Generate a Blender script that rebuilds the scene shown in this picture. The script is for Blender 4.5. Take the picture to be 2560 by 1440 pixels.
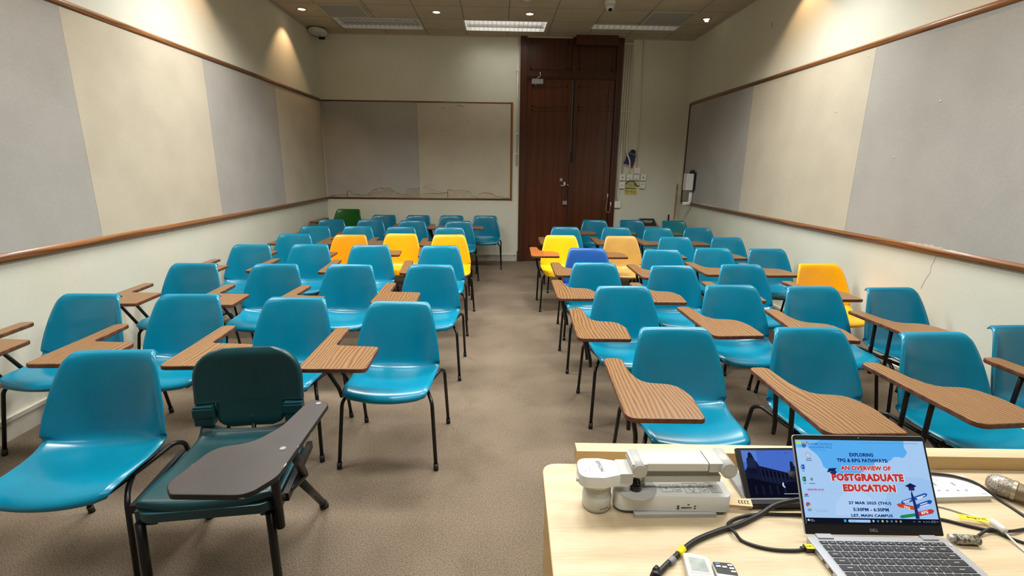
import bpy, bmesh, math, random
from mathutils import Vector, Matrix, Euler
random.seed(4)
for o in list(bpy.data.objects): bpy.data.objects.remove(o)
sc = bpy.context.scene
COL = sc.collection
PI = math.pi
# ------------------------------------------------------------------ camera
F, PITCH, YAW, ROLL, H = 1213.18, 0.24429, 0.030375, 0.011836, 1.5
f_ = Vector((math.sin(YAW)*math.cos(PITCH), math.cos(YAW)*math.cos(PITCH), -math.sin(PITCH)))
r0 = Vector((math.cos(YAW), -math.sin(YAW), 0)); u0 = r0.cross(f_)
r_ = math.cos(ROLL)*r0 + math.sin(ROLL)*u0
u_ = -math.sin(ROLL)*r0 + math.cos(ROLL)*u0
cd = bpy.data.cameras.new('camera'); cam = bpy.data.objects.new('camera', cd); COL.objects.link(cam)
cam.matrix_world = Matrix(((r_.x, u_.x, -f_.x, 0), (r_.y, u_.y, -f_.y, 0), (r_.z, u_.z, -f_.z, H), (0, 0, 0, 1)))
cd.sensor_fit = 'HORIZONTAL'; cd.sensor_width = 36; cd.lens = F/2560*36; cd.clip_start = .02
sc.camera = cam
# ------------------------------------------------------------------ world, exposure
w = bpy.data.worlds.new('world'); sc.world = w; w.use_nodes = True
w.node_tree.nodes['Background'].inputs[0].default_value = (.9, .95, 1, 1)
w.node_tree.nodes['Background'].inputs[1].default_value = .05
sc.view_settings.view_transform = 'Standard'; sc.view_settings.look = 'None'
sc.view_settings.exposure = -0.12; sc.view_settings.gamma = 1; sc.view_settings.use_curve_mapping = False
XL, XR, YB, YF, ZC = -2.705, 2.915, 7.86, -2.6, 3.378
# ------------------------------------------------------------------ lights of the room
def area(x, y, sx, sy, p, spread=124, z=None, col=(1, .985, .93)):
    l = bpy.data.lights.new('troffer_light', 'AREA'); l.shape = 'RECTANGLE'; l.size = sx; l.size_y = sy
    l.energy = p; l.color = col; l.spread = math.radians(spread)
    o = bpy.data.objects.new('troffer_light', l); COL.objects.link(o); o.location = (x, y, z or ZC-.03)
    return o
LIT = [(x, y) for y in (4.35, 2.2, .1) for x in (-1.63, .09, 1.83)]
for x, y in LIT: area(x, y, 1.1, .48, 58 if y > 3 else 38 if y > 1 else 13, 138 if y > 3 else 124)
area(.09, 7.33, 1.05, .40, 6, 150, ZC+.055)
def spot(x, y, tx, p, size=86, blend=.5):
    l = bpy.data.lights.new('downlight_lamp', 'SPOT'); l.energy = p; l.color = (1, .62, .33)
    l.spot_size = math.radians(size); l.spot_blend = blend; l.shadow_soft_size = .02
    o = bpy.data.objects.new('downlight_lamp', l); COL.objects.link(o); o.location = (x, y, ZC-.012)
    o.rotation_euler = (Vector((x, y, 0))-Vector((x+tx, y, 3))).to_track_quat('Z', 'Y').to_euler()
    d = Vector((tx, 0, -1)); o.rotation_euler = d.to_track_quat('-Z', 'Y').to_euler()
DOWN = [(-2.455, 6.77), (-.785, 6.776), (.389, 6.768), (2.671, 6.83), (-2.455, 4.75), (2.671, 4.95), (-2.455, 2.8), (2.671, 3.0)]
for x, y in DOWN:
    side = -1 if x < -2 else 1 if x > 2 else 0
    spot(x, y, side*.12, 26 if side else 8, 92 if side else 60)

# ------------------------------------------------------------------ materials
def nmat(name, col, rough=.5, metal=0., spec=.5, coat=0.):
    m = bpy.data.materials.new(name); m.use_nodes = True
    b = m.node_tree.nodes['Principled BSDF']
    b.inputs['Base Color'].default_value = (*col, 1); b.inputs['Roughness'].default_value = rough
    b.inputs['Metallic'].default_value = metal; b.inputs['Specular IOR Level'].default_value = spec
    b.inputs['Coat Weight'].default_value = coat
    return m
def N(m, t, **k):
    n = m.node_tree.nodes.new(t)
    for a, v in k.items(): setattr(n, a, v)
    return n
def L(m, a, b): m.node_tree.links.new(a, b)
def srgb(r, g, b):
    f = lambda c: (c/255/12.92) if c <= 10 else ((c/255+.055)/1.055)**2.4
    return (f(r), f(g), f(b))
def noisy(name, col, col2, scale=3, detail=6, rough=.6, lo=.35, hi=.65, stretch=(1, 1, 1), bump=0, bscale=None, spec=.5, rvar=None, fine=None):
    """two-tone noise colour, optional second fine noise and bump"""
    m = nmat(name, col, rough, spec=spec); b = m.node_tree.nodes['Principled BSDF']
    tc = N(m, 'ShaderNodeTexCoord'); mp = N(m, 'ShaderNodeMapping'); mp.inputs['Scale'].default_value = stretch
    L(m, tc.outputs['Object'], mp.inputs['Vector'])
    n = N(m, 'ShaderNodeTexNoise'); n.inputs['Scale'].default_value = scale; n.inputs['Detail'].default_value = detail
    L(m, mp.outputs[0], n.inputs['Vector'])
    cr = N(m, 'ShaderNodeValToRGB'); e = cr.color_ramp.elements
    e[0].position = lo; e[0].color = (*col2, 1); e[1].position = hi; e[1].color = (*col, 1)
    L(m, n.outputs['Fac'], cr.inputs[0]); out = cr.outputs[0]
    if fine:
        n2 = N(m, 'ShaderNodeTexNoise'); n2.inputs['Scale'].default_value = fine[0]; n2.inputs['Detail'].default_value = 3
        L(m, mp.outputs[0], n2.inputs['Vector'])
        c2 = N(m, 'ShaderNodeValToRGB'); c2.color_ramp.elements[0].position = .3; c2.color_ramp.elements[1].position = .7
        c2.color_ramp.elements[0].color = (fine[1],)*3+(1,); c2.color_ramp.elements[1].color = (fine[2],)*3+(1,)
        L(m, n2.outputs['Fac'], c2.inputs[0])
        mx = N(m, 'ShaderNodeMixRGB', blend_type='MULTIPLY'); mx.inputs[0].default_value = 1
        L(m, out, mx.inputs[1]); L(m, c2.outputs[0], mx.inputs[2]); out = mx.outputs[0]
    L(m, out, b.inputs['Base Color'])
    if bump:
        n3 = N(m, 'ShaderNodeTexNoise'); n3.inputs['Scale'].default_value = bscale or scale*10; n3.inputs['Detail'].default_value = 4
        L(m, tc.outputs['Object'], n3.inputs['Vector'])
        bp = N(m, 'ShaderNodeBump'); bp.inputs['Strength'].default_value = bump; bp.inputs['Distance'].default_value = .01
        L(m, n3.outputs['Fac'], bp.inputs['Height']); L(m, bp.outputs[0], b.inputs['Normal'])
    return m
def wood(name, c1, c2, freq=60, amp=3., rough=.4, axis='Y', coat=0., contrast=1., fine=.35):
    """grain lines running along one object axis: bands of (across*freq + low noise*amp), plus fine streaks"""
    m = nmat(name, c1, rough, coat=coat); b = m.node_tree.nodes['Principled BSDF']
    tc = N(m, 'ShaderNodeTexCoord'); oi = N(m, 'ShaderNodeObjectInfo')
    va = N(m, 'ShaderNodeVectorMath', operation='ADD'); sx = N(m, 'ShaderNodeMath', operation='MULTIPLY'); sx.inputs[1].default_value = 9.7
    L(m, oi.outputs['Random'], sx.inputs[0]); L(m, tc.outputs['Object'], va.inputs[0]); L(m, sx.outputs[0], va.inputs[1])
    mp = N(m, 'ShaderNodeMapping'); mp.inputs['Scale'].default_value = {'X': (.22, 1, 1), 'Y': (1, .22, 1), 'Z': (1, 1, .10)}[axis]
    L(m, va.outputs[0], mp.inputs['Vector'])
    n = N(m, 'ShaderNodeTexNoise'); n.inputs['Scale'].default_value = 7; n.inputs['Detail'].default_value = 1.5
    L(m, mp.outputs[0], n.inputs['Vector'])
    sp = N(m, 'ShaderNodeSeparateXYZ'); L(m, va.outputs[0], sp.inputs[0])
    ac = N(m, 'ShaderNodeMath', operation='ADD'); pair = {'X': ('Y', 'Z'), 'Y': ('X', 'Z'), 'Z': ('X', 'Y')}[axis]
    L(m, sp.outputs[pair[0]], ac.inputs[0]); L(m, sp.outputs[pair[1]], ac.inputs[1])
    f = N(m, 'ShaderNodeMath', operation='MULTIPLY'); f.inputs[1].default_value = freq; L(m, ac.outputs[0], f.inputs[0])
    g = N(m, 'ShaderNodeMath', operation='MULTIPLY_ADD'); g.inputs[1].default_value = amp*6.28; L(m, n.outputs['Fac'], g.inputs[0])
    f2 = N(m, 'ShaderNodeMath', operation='MULTIPLY'); f2.inputs[1].default_value = 6.28; L(m, f.outputs[0], f2.inputs[0]); L(m, f2.outputs[0], g.inputs[2])
    s = N(m, 'ShaderNodeMath', operation='SINE'); L(m, g.outputs[0], s.inputs[0])
    s2 = N(m, 'ShaderNodeMath', operation='MULTIPLY_ADD'); s2.inputs[1].default_value = .5*contrast; s2.inputs[2].default_value = .5; L(m, s.outputs[0], s2.inputs[0])
    mp2 = N(m, 'ShaderNodeMapping'); mp2.inputs['Scale'].default_value = {'X': (.05, 1, 1), 'Y': (1, .05, 1), 'Z': (1, 1, .04)}[axis]
    L(m, va.outputs[0], mp2.inputs['Vector'])
    n2 = N(m, 'ShaderNodeTexNoise'); n2.inputs['Scale'].default_value = 260; n2.inputs['Detail'].default_value = 3; L(m, mp2.outputs[0], n2.inputs['Vector'])
    mixf = N(m, 'ShaderNodeMix'); mixf.data_type = 'FLOAT'; mixf.inputs[0].default_value = fine
    L(m, s2.outputs[0], mixf.inputs[2]); L(m, n2.outputs['Fac'], mixf.inputs[3])
    cr = N(m, 'ShaderNodeValToRGB'); e = cr.color_ramp.elements
    e[0].position = .12; e[0].color = (*c2, 1); e[1].position = .62; e[1].color = (*c1, 1)
    L(m, mixf.outputs[0], cr.inputs[0]); L(m, cr.outputs[0], b.inputs['Base Color'])
    return m
def emis(name, col, s=1.):
    m = bpy.data.materials.new(name); m.use_nodes = True; t = m.node_tree; t.nodes.clear()
    e = t.nodes.new('ShaderNodeEmission'); o = t.nodes.new('ShaderNodeOutputMaterial')
    e.inputs[0].default_value = (*col, 1); e.inputs[1].default_value = s; t.links.new(e.outputs[0], o.inputs[0])
    return m
M = {}
M['wall'] = noisy('wall_paint', (.75, .75, .64), (.71, .71, .60), 2.2, 8, .55, fine=(60, .97, 1), bump=.05, bscale=60)
M['base'] = noisy('baseboard_paint', (.62, .60, .52), (.40, .39, .34), 5, 8, .5, lo=.3, hi=.5)
M['grey'] = noisy('grey_fabric', (.455, .445, .42), (.415, .405, .38), 3, 10, .95, .3, .6, fine=(200, .86, 1.05), bump=.2, bscale=400, spec=.1)
M['beige'] = noisy('beige_fabric', (.60, .55, .44), (.55, .50, .40), 3, 10, .95, .3, .6, fine=(200, .88, 1.04), bump=.15, bscale=400, spec=.1)
M['stainline'] = noisy('stain_edge', (.13, .075, .035), (.2, .13, .07), 20, 4, .9)
M['stain'] = noisy('stain_fill', (.43, .38, .31), (.38, .33, .26), 12, 6, .95)
M['stain2'] = noisy('stain_fill_pale', (.55, .48, .36), (.48, .41, .30), 12, 6, .95)
M['plaster'] = noisy('bare_plaster', (.75, .72, .62), (.5, .45, .35), 30, 6, .9)
M['rail'] = wood('oak_rail', srgb(150, 100, 58), srgb(98, 60, 32), 30, 2, .35, 'Y', .2)
M['railx'] = wood('oak_rail_x', srgb(128, 80, 44), srgb(84, 50, 26), 30, 2, .35, 'X', .2)
M['railz'] = wood('oak_rail_z', srgb(150, 96, 44), srgb(98, 58, 24), 30, 2, .35, 'Z', .2)
M['door'] = wood('mahogany', srgb(92, 47, 23), srgb(68, 33, 16), 9, 2, .3, 'Z', .15, .6, .5)
M['doordark'] = wood('mahogany_dark', srgb(78, 40, 22), srgb(58, 29, 16), 12, 2, .38, 'Z', 0, .6, .5)
M['veneer'] = wood('tablet_veneer', srgb(140, 103, 64), srgb(82, 56, 34), 58, 6, .36, 'Y', 0, .9, .5)
M['veneer2'] = wood('tablet_veneer_red', srgb(186, 108, 50), srgb(140, 72, 30), 60, 2.5, .36, 'Y', 0, .7, .5)
M['vedge'] = noisy('tablet_edge', srgb(118, 74, 46), srgb(84, 50, 32), 30, 3, .4)
M['desk'] = wood('maple_laminate', srgb(208, 190, 158), srgb(182, 158, 122), 14, 2, .42, 'X', 0, .5, .6)
M['deskside'] = wood('maple_side', srgb(196, 164, 112), srgb(178, 146, 96), 10, 2, .5, 'X', 0, .5, .6)
M['black'] = nmat('black_enamel', (.008, .008, .009), .32, spec=.35)
M['rubber'] = nmat('black_rubber', (.012, .012, .012), .7)
M['blackpl'] = nmat('black_plastic', (.015, .015, .017), .4)
M['white'] = nmat('white_plastic', (.62, .62, .57), .35)
M['whitehi'] = nmat('bright_white_plastic', (.74, .75, .73), .35)
M['ltgrey'] = nmat('light_grey_plastic', (.48, .48, .46), .4)
M['midgrey'] = nmat('mid_grey_plastic', (.25, .26, .27), .4)
M['silver'] = nmat('satin_aluminium', (.46, .47, .50), .38, .55)
M['steel'] = nmat('steel', (.6, .6, .6), .3, .9)
M['cable'] = nmat('black_cable', (.015, .015, .017), .45)
M['yellowtape'] = nmat('yellow_tape', srgb(245, 225, 30), .5)
M['paper'] = noisy('yellow_paper', srgb(215, 208, 130), srgb(190, 184, 110), 20, 3, .8)
M['ink'] = nmat('dark_ink', (.03, .03, .03), .6)
M['bluepaper'] = noisy('blue_booklet', srgb(22, 42, 110), srgb(16, 30, 84), 8, 3, .5)
M['redpaper'] = nmat('red_print', srgb(175, 60, 50), .6)
M['pinkpaper'] = nmat('pink_print', srgb(200, 170, 160), .6)
M['swwhite'] = nmat('switch_white', (.86, .86, .80), .35)
M['beigepl'] = nmat('beige_plastic', srgb(225, 195, 150), .5)
M['conduit'] = nmat('painted_conduit', (.80, .78, .68), .45)
M['greystep'] = nmat('grey_side_plastic', (.22, .20, .20), .5)
def plastic(name, c, c2=None, rough=.3):
    return noisy(name, c, c2 or tuple(v*.88 for v in c), 6, 6, rough, fine=(120, .94, 1.03))
CH = {
 'blue': plastic('blue_shell', srgb(0, 124, 156), rough=.25),
 'blueb': plastic('blue_shell_deeper', srgb(0, 116, 148), rough=.25),
 'teal': plastic('teal_shell', srgb(0, 122, 136)),
 'green': plastic('green_shell', srgb(6, 92, 22)),
 'navy': plastic('royal_blue_shell', srgb(30, 90, 165)),
 'yellow': plastic('yellow_shell', srgb(255, 202, 16)),
 'amber': plastic('amber_shell', srgb(252, 178, 8)),
 'orange': plastic('orange_shell', srgb(246, 155, 12)),
 'tan': plastic('tan_shell', srgb(206, 160, 84)),
 'dkteal': plastic('dark_teal_shell', srgb(16, 62, 68), rough=.36),
}
# carpet
def carpet():
    m = noisy('carpet', srgb(128, 115, 100), srgb(114, 101, 87), 1.3, 6, .98, .3, .62, bump=.5, bscale=260, spec=.05)
    b = m.node_tree.nodes['Principled BSDF']
    src = b.inputs['Base Color'].links[0].from_socket
    tc = N(m, 'ShaderNodeTexCoord'); n = N(m, 'ShaderNodeTexNoise'); n.inputs['Scale'].default_value = 165; n.inputs['Detail'].default_value = 6
    n.inputs['Roughness'].default_value = .75
    L(m, tc.outputs['Object'], n.inputs['Vector'])
    cr = N(m, 'ShaderNodeValToRGB'); e = cr.color_ramp.elements; e[0].position = .36; e[0].color = (.42, .40, .38, 1); e[1].position = .64; e[1].color = (1.4, 1.4, 1.4, 1)
    L(m, n.outputs['Fac'], cr.inputs[0])
    mx = N(m, 'ShaderNodeMixRGB', blend_type='MULTIPLY'); mx.inputs[0].default_value = .85
    L(m, src, mx.inputs[1]); L(m, cr.outputs[0], mx.inputs[2])
    # worn / dirty patches
    n2 = N(m, 'ShaderNodeTexNoise'); n2.inputs['Scale'].default_value = 3.7; n2.inputs['Detail'].default_value = 8
    L(m, tc.outputs['Object'], n2.inputs['Vector'])
    c2 = N(m, 'ShaderNodeValToRGB'); e = c2.color_ramp.elements; e[0].position = .30; e[0].color = (.86, .85, .84, 1); e[1].position = .48; e[1].color = (1, 1, 1, 1)
    L(m, n2.outputs['Fac'], c2.inputs[0])
    mx2 = N(m, 'ShaderNodeMixRGB', blend_type='MULTIPLY'); mx2.inputs[0].default_value = 1
    L(m, mx.outputs[0], mx2.inputs[1]); L(m, c2.outputs[0], mx2.inputs[2]); L(m, mx2.outputs[0], b.inputs['Base Color'])
    return m
M['carpet'] = carpet()
GX0, GXS, GY0, GYS = -2.21, .584, 7.61, .54
def ceilmat():
    m = noisy('ceiling_tiles', (.56, .50, .37), (.51, .45, .33), 4, 5, .9, fine=(150, .95, 1), spec=.1)
    b = m.node_tree.nodes['Principled BSDF']; src = b.inputs['Base Color'].links[0].from_socket
    tc = N(m, 'ShaderNodeTexCoord'); sp = N(m, 'ShaderNodeSeparateXYZ'); L(m, tc.outputs['Object'], sp.inputs[0])
    def line(sock, o, s, wd):
        a = N(m, 'ShaderNodeMath', operation='SUBTRACT'); a.inputs[1].default_value = o-20*s-wd/2; L(m, sock, a.inputs[0])
        d = N(m, 'ShaderNodeMath', operation='DIVIDE'); d.inputs[1].default_value = s; L(m, a.outputs[0], d.inputs[0])
        fr = N(m, 'ShaderNodeMath', operation='FRACT'); L(m, d.outputs[0], fr.inputs[0])
        lt = N(m, 'ShaderNodeMath', operation='LESS_THAN'); lt.inputs[1].default_value = wd/s; L(m, fr.outputs[0], lt.inputs[0])
        return lt.outputs[0]
    mx = N(m, 'ShaderNodeMath', operation='MAXIMUM')
    L(m, line(sp.outputs['X'], GX0, GXS, .013), mx.inputs[0]); L(m, line(sp.outputs['Y'], GY0, GYS, .012), mx.inputs[1])
    mc = N(m, 'ShaderNodeMixRGB'); mc.inputs[2].default_value = (.27, .235, .17, 1)
    L(m, mx.outputs[0], mc.inputs[0]); L(m, src, mc.inputs[1]); L(m, mc.outputs[0], b.inputs['Base Color'])
    return m
M['ceil'] = ceilmat()
M['tbar'] = nmat('grid_bar', (.50, .46, .36), .6)

# ------------------------------------------------------------------ helpers
def newobj(name, me, mats, parent=None, loc=(0, 0, 0), rz=0):
    o = bpy.data.objects.new(name, me); COL.objects.link(o)
    if mats is not None:
        for m in (mats if isinstance(mats, (list, tuple)) else [mats]): me.materials.append(m)
    if parent: o.parent = parent
    o.location = loc; o.rotation_euler = (0, 0, rz)
    return o
def fin(name, bm, mats, parent=None, smooth=False, loc=(0, 0, 0), rz=0, bevel=0, seg=2, sharp=None):
    me = bpy.data.meshes.new(name)
    if bevel:
        bmesh.ops.bevel(bm, geom=[e for e in bm.edges if e.is_manifold and e.calc_face_angle(0) > .5], offset=bevel, segments=seg, affect='EDGES', profile=.5, clamp_overlap=True)
    bmesh.ops.recalc_face_normals(bm, faces=bm.faces)
    bm.to_mesh(me); bm.free()
    if smooth:
        for p in me.polygons: p.use_smooth = True
        if sharp is not None: me.set_sharp_from_angle(angle=math.radians(sharp))
    return newobj(name, me, mats, parent, loc, rz)
def empty(name, loc=(0, 0, 0), rz=0):
    o = bpy.data.objects.new(name, None); COL.objects.link(o); o.location = loc; o.rotation_euler = (0, 0, rz); o.empty_display_size = .05
    return o
def tag(o, label=None, cat=None, group=None, kind=None):
    if label: o['label'] = label
    if cat: o['category'] = cat
    if group: o['group'] = group
    if kind: o['kind'] = kind
    return o
def box(bm, x0, x1, y0, y1, z0, z1, mi=0, T=None):
    vs = [bm.verts.new((x, y, z)) for x in (x0, x1) for y in (y0, y1) for z in (z0, z1)]
    if T:
        for v in vs: v.co = T @ v.co
    for q in ((0, 1, 3, 2), (4, 6, 7, 5), (0, 4, 5, 1), (2, 3, 7, 6), (0, 2, 6, 4), (1, 5, 7, 3)):
        f = bm.faces.new([vs[i] for i in q]); f.material_index = mi
def B(*a, **k):
    bm = bmesh.new(); box(bm, *a, **k); return bm
def cyl(bm, p0, p1, r, r2=None, seg=24, mi=0, caps=True):
    p0, p1 = Vector(p0), Vector(p1); d = p1-p0; q = d.to_track_quat('Z', 'Y').to_matrix()
    r2 = r if r2 is None else r2
    rings = []
    for p, rr in ((p0, r), (p1, r2)):
        rings.append([bm.verts.new(p+q@Vector((rr*math.cos(a), rr*math.sin(a), 0))) for a in [2*PI*i/seg for i in range(seg)]])
    for i in range(seg):
        f = bm.faces.new((rings[0][i], rings[0][(i+1) % seg], rings[1][(i+1) % seg], rings[1][i])); f.material_index = mi; f.smooth = True
    if caps:
        for rg in (rings[0][::-1], rings[1]): f = bm.faces.new(rg); f.material_index = mi
def lathe(bm, prof, c=(0, 0, 0), seg=32, mi=0, T=None):
    """prof = [(r,z)]"""
    rings = []
    for r, z in prof:
        if r < 1e-6: rings.append([bm.verts.new((0, 0, z))])
        else: rings.append([bm.verts.new((r*math.cos(2*PI*i/seg), r*math.sin(2*PI*i/seg), z)) for i in range(seg)])
    T = T or Matrix.Translation(c)
    for rg in rings:
        for v in rg: v.co = T @ v.co
    for a, b in zip(rings, rings[1:]):
        for i in range(seg):
            j = (i+1) % seg
            vs = [a[i % len(a)], a[j % len(a)], b[j % len(b)], b[i % len(b)]]
            vs = list(dict.fromkeys(vs))
            if len(vs) > 2: f = bm.faces.new(vs); f.material_index = mi; f.smooth = True
def catmull(P, n=8, closed=False):
    P = [Vector(p) for p in P]; out = []
    for i in range(len(P)-1):
        a, b, c, d = P[max(i-1, 0)], P[i], P[i+1], P[min(i+2, len(P)-1)]
        for k in range(n):
            t = k/n
            out.append(.5*((2*b)+(c-a)*t+(2*a-5*b+4*c-d)*t*t+(-a+3*b-3*c+d)*t**3))
    out.append(P[-1]); return out
def fillet(P, r=.03, n=5):
    """round the inner corners of a polyline"""
    P = [Vector(p) for p in P]; out = [P[0]]
    for a, b, c in zip(P, P[1:], P[2:]):
        d1, d2 = (a-b), (c-b); rr = min(r, d1.length*.45, d2.length*.45)
        s, e = b+d1.normalized()*rr, b+d2.normalized()*rr
        for i in range(n+1):
            t = i/n; out.append(s*(1-t)**2+b*2*t*(1-t)+e*t*t)
    out.append(P[-1]); return out
def tube(bm, P, r, seg=10, mi=0, flat=1.):
    P = [Vector(p) for p in P]; prev = None; rings = []
    t0 = (P[1]-P[0]).normalized(); up = Vector((0, 0, 1)) if abs(t0.z) < .9 else Vector((0, 1, 0))
    n = (up-t0*up.dot(t0)).normalized()
    for i, p in enumerate(P):
        t = (P[min(i+1, len(P)-1)]-P[max(i-1, 0)]).normalized()
        n = (n-t*n.dot(t)).normalized(); b = t.cross(n)
        rings.append([bm.verts.new(p+n*r*math.cos(a)+b*r*flat*math.sin(a)) for a in [2*PI*k/seg for k in range(seg)]])
    for a, b in zip(rings, rings[1:]):
        for k in range(seg):
            f = bm.faces.new((a[k], a[(k+1) % seg], b[(k+1) % seg], b[k])); f.material_index = mi; f.smooth = True
    for rg in (rings[0][::-1], rings[-1]): f = bm.faces.new(rg); f.material_index = mi
def roundpoly(P, n=6):
    """P = [(x, y, radius)] -> rounded outline"""
    out = []; k = len(P)
    for i in range(k):
        a, b, c = Vector(P[i-1][:2]), Vector(P[i][:2]), Vector(P[(i+1) % k][:2]); r = P[i][2]
        d1, d2 = a-b, c-b
        if r <= 0: out.append(b); continue
        ang = d1.angle(d2); t = min(r/math.tan(ang/2), d1.length*.49, d2.length*.49)
        s, e = b+d1.normalized()*t, b+d2.normalized()*t
        for q in range(n+1):
            u = q/n; out.append(s*(1-u)**2+b*2*u*(1-u)+e*u*u)
    return out
def slab(bm, outline, z0, z1, mi_top=0, mi_side=0, bev=0):
    """prism; small chamfer at the top and bottom edge"""
    pts = [Vector((p[0], p[1])) for p in outline]; k = len(pts)
    area_ = sum(pts[i].x*pts[(i+1) % k].y-pts[(i+1) % k].x*pts[i].y for i in range(k))
    if area_ < 0: pts.reverse()
    def inset(d):
        o = []
        for i in range(k):
            e1 = (pts[i]-pts[i-1]).normalized(); e2 = (pts[(i+1) % k]-pts[i]).normalized()
            n = Vector((-(e1.y+e2.y), e1.x+e2.x)); n = n.normalized() if n.length > 1e-6 else Vector((0, 0))
            o.append(pts[i]+n*d)
        return o
    lv = [(0, z0, 0), (0, z1, 0)] if not bev else [(bev, z0), (0, z0+bev), (0, z1-bev), (bev*.3, z1-bev*.3), (bev, z1)]
    if not bev: lv = [(0, z0), (0, z1)]
    rings = [[bm.verts.new((p.x, p.y, z)) for p in inset(d)] for d, z in lv]
    for a, b in zip(rings, rings[1:]):
        for i in range(k):
            f = bm.faces.new((a[i], a[(i+1) % k], b[(i+1) % k], b[i])); f.material_index = mi_side
    f = bm.faces.new(rings[-1]); f.material_index = mi_top
    f = bm.faces.new(rings[0][::-1]); f.material_index = mi_side
def text_bm(bm, s, T, width=None, height=None, mi=0, bold=0., align='CENTER', shear=0):
    """glyph outlines of s, scaled to width/height, centred, on the XY plane of T"""
    cu = bpy.data.curves.new('glyphs', 'FONT'); cu.body = s; cu.align_x = 'LEFT'; cu.offset = bold; cu.resolution_u = 2; cu.space_character = 1+bold*1.5
    ob = bpy.data.objects.new('glyphs', cu); COL.objects.link(ob)
    bpy.context.view_layer.update()
    me = bpy.data.meshes.new_from_object(ob.evaluated_get(bpy.context.evaluated_depsgraph_get()))
    bpy.data.objects.remove(ob); bpy.data.curves.remove(cu)
    if not me.vertices: return
    xs = [v.co.x for v in me.vertices]; ys = [v.co.y for v in me.vertices]
    x0, x1, y0, y1 = min(xs), max(xs), min(ys), max(ys)
    sx = width/(x1-x0) if width else None; sy = height/(y1-y0) if height else None
    sx = sx or sy; sy = sy or sx
    cx = (x0+x1)/2
    vs = [bm.verts.new(T @ Vector(((v.co.x-cx)*sx+shear*v.co.y*sy, (v.co.y-(y0+y1)/2)*sy, 0))) for v in me.vertices]
    for p in me.polygons:
        try: f = bm.faces.new([vs[i] for i in p.vertices]); f.material_index = mi
        except ValueError: pass
    bpy.data.meshes.remove(me)
def copy_tree(o, parent=None):
    c = o.copy(); COL.objects.link(c); c.parent = parent
    for ch in list(o.children): copy_tree(ch, c)
    return c

# ------------------------------------------------------------------ room shell
def struct(name, bm, m, **k):
    o = fin(name, bm, m, **k); o['kind'] = 'structure'; return o
struct('floor', B(XL-.1, XR+.1, YF-.1, YB+.1, -.1, 0), M['carpet'])
TROF = [(-2.19, -1.06, 7.08, 7.59), (-.47, .655, 7.08, 7.59), (1.27, 2.46, 7.165, 7.385)]
bm = bmesh.new(); gx = sorted({XL-.1, XR+.1} | {v for t in TROF for v in t[:2]}); gy = sorted({YF-.1, YB+.1} | {v for t in TROF for v in t[2:]})
for a, b in zip(gx, gx[1:]):
    for c, d in zip(gy, gy[1:]):
        if not any(t[0] <= a and b <= t[1] and t[2] <= c and d <= t[3] for t in TROF): box(bm, a, b, c, d, ZC, ZC+.1)
bmesh.ops.remove_doubles(bm, verts=bm.verts, dist=1e-5)
struct('ceiling', bm, M['ceil'])
struct('wall_left', B(XL-.12, XL, YF-.1, YB+.1, 0, ZC), M['wall'])
struct('wall_right', B(XR, XR+.12, YF-.1, YB+.1, 0, ZC), M['wall'])
struct('wall_front', B(XL, XR, YF-.12, YF, 0, ZC), M['wall'])
bm = bmesh.new(); box(bm, XL, .325, YB, YB+.12, 0, ZC); box(bm, 1.865, XR, YB, YB+.12, 0, ZC)
struct('wall_back', bm, M['wall'])
def baseboard(name, x0, x1, y0, y1, axis, s):
    bm = bmesh.new()
    if axis == 'Y':
        xw = x0
        box(bm, min(xw, xw+s*.014), max(xw, xw+s*.014), y0, y1, 0, .105)
        box(bm, min(xw, xw+s*.022), max(xw, xw+s*.022), y0, y1, .105, .128)
    else:
        box(bm, x0, x1, y0-.014, y0, 0, .09); box(bm, x0, x1, y0-.02, y0, .09, .11)
    return struct(name, bm, M['base'], bevel=.004)
baseboard('baseboard_left', XL, XL, YF, YB, 'Y', 1)
baseboard('baseboard_right', XR, XR, YF, YB, 'Y', -1)
baseboard('baseboard_back', XL+.025, .30, YB, YB, 'X', 1)
o = baseboard('trim_1', 1.87, XR-.025, YB, YB, 'X', 1)
# shadow-gap angle along the ceiling edge
for nm, a in (('trim_2', (XL, XL+.018, YF, YB-.02, ZC-.018, ZC)), ('trim_3', (XR-.018, XR, YF, YB-.02, ZC-.018, ZC)), ('trim_4', (XL+.02, XR-.02, YB-.018, YB, ZC-.018, ZC))):
    struct(nm, B(*a), M['tbar'])

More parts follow.
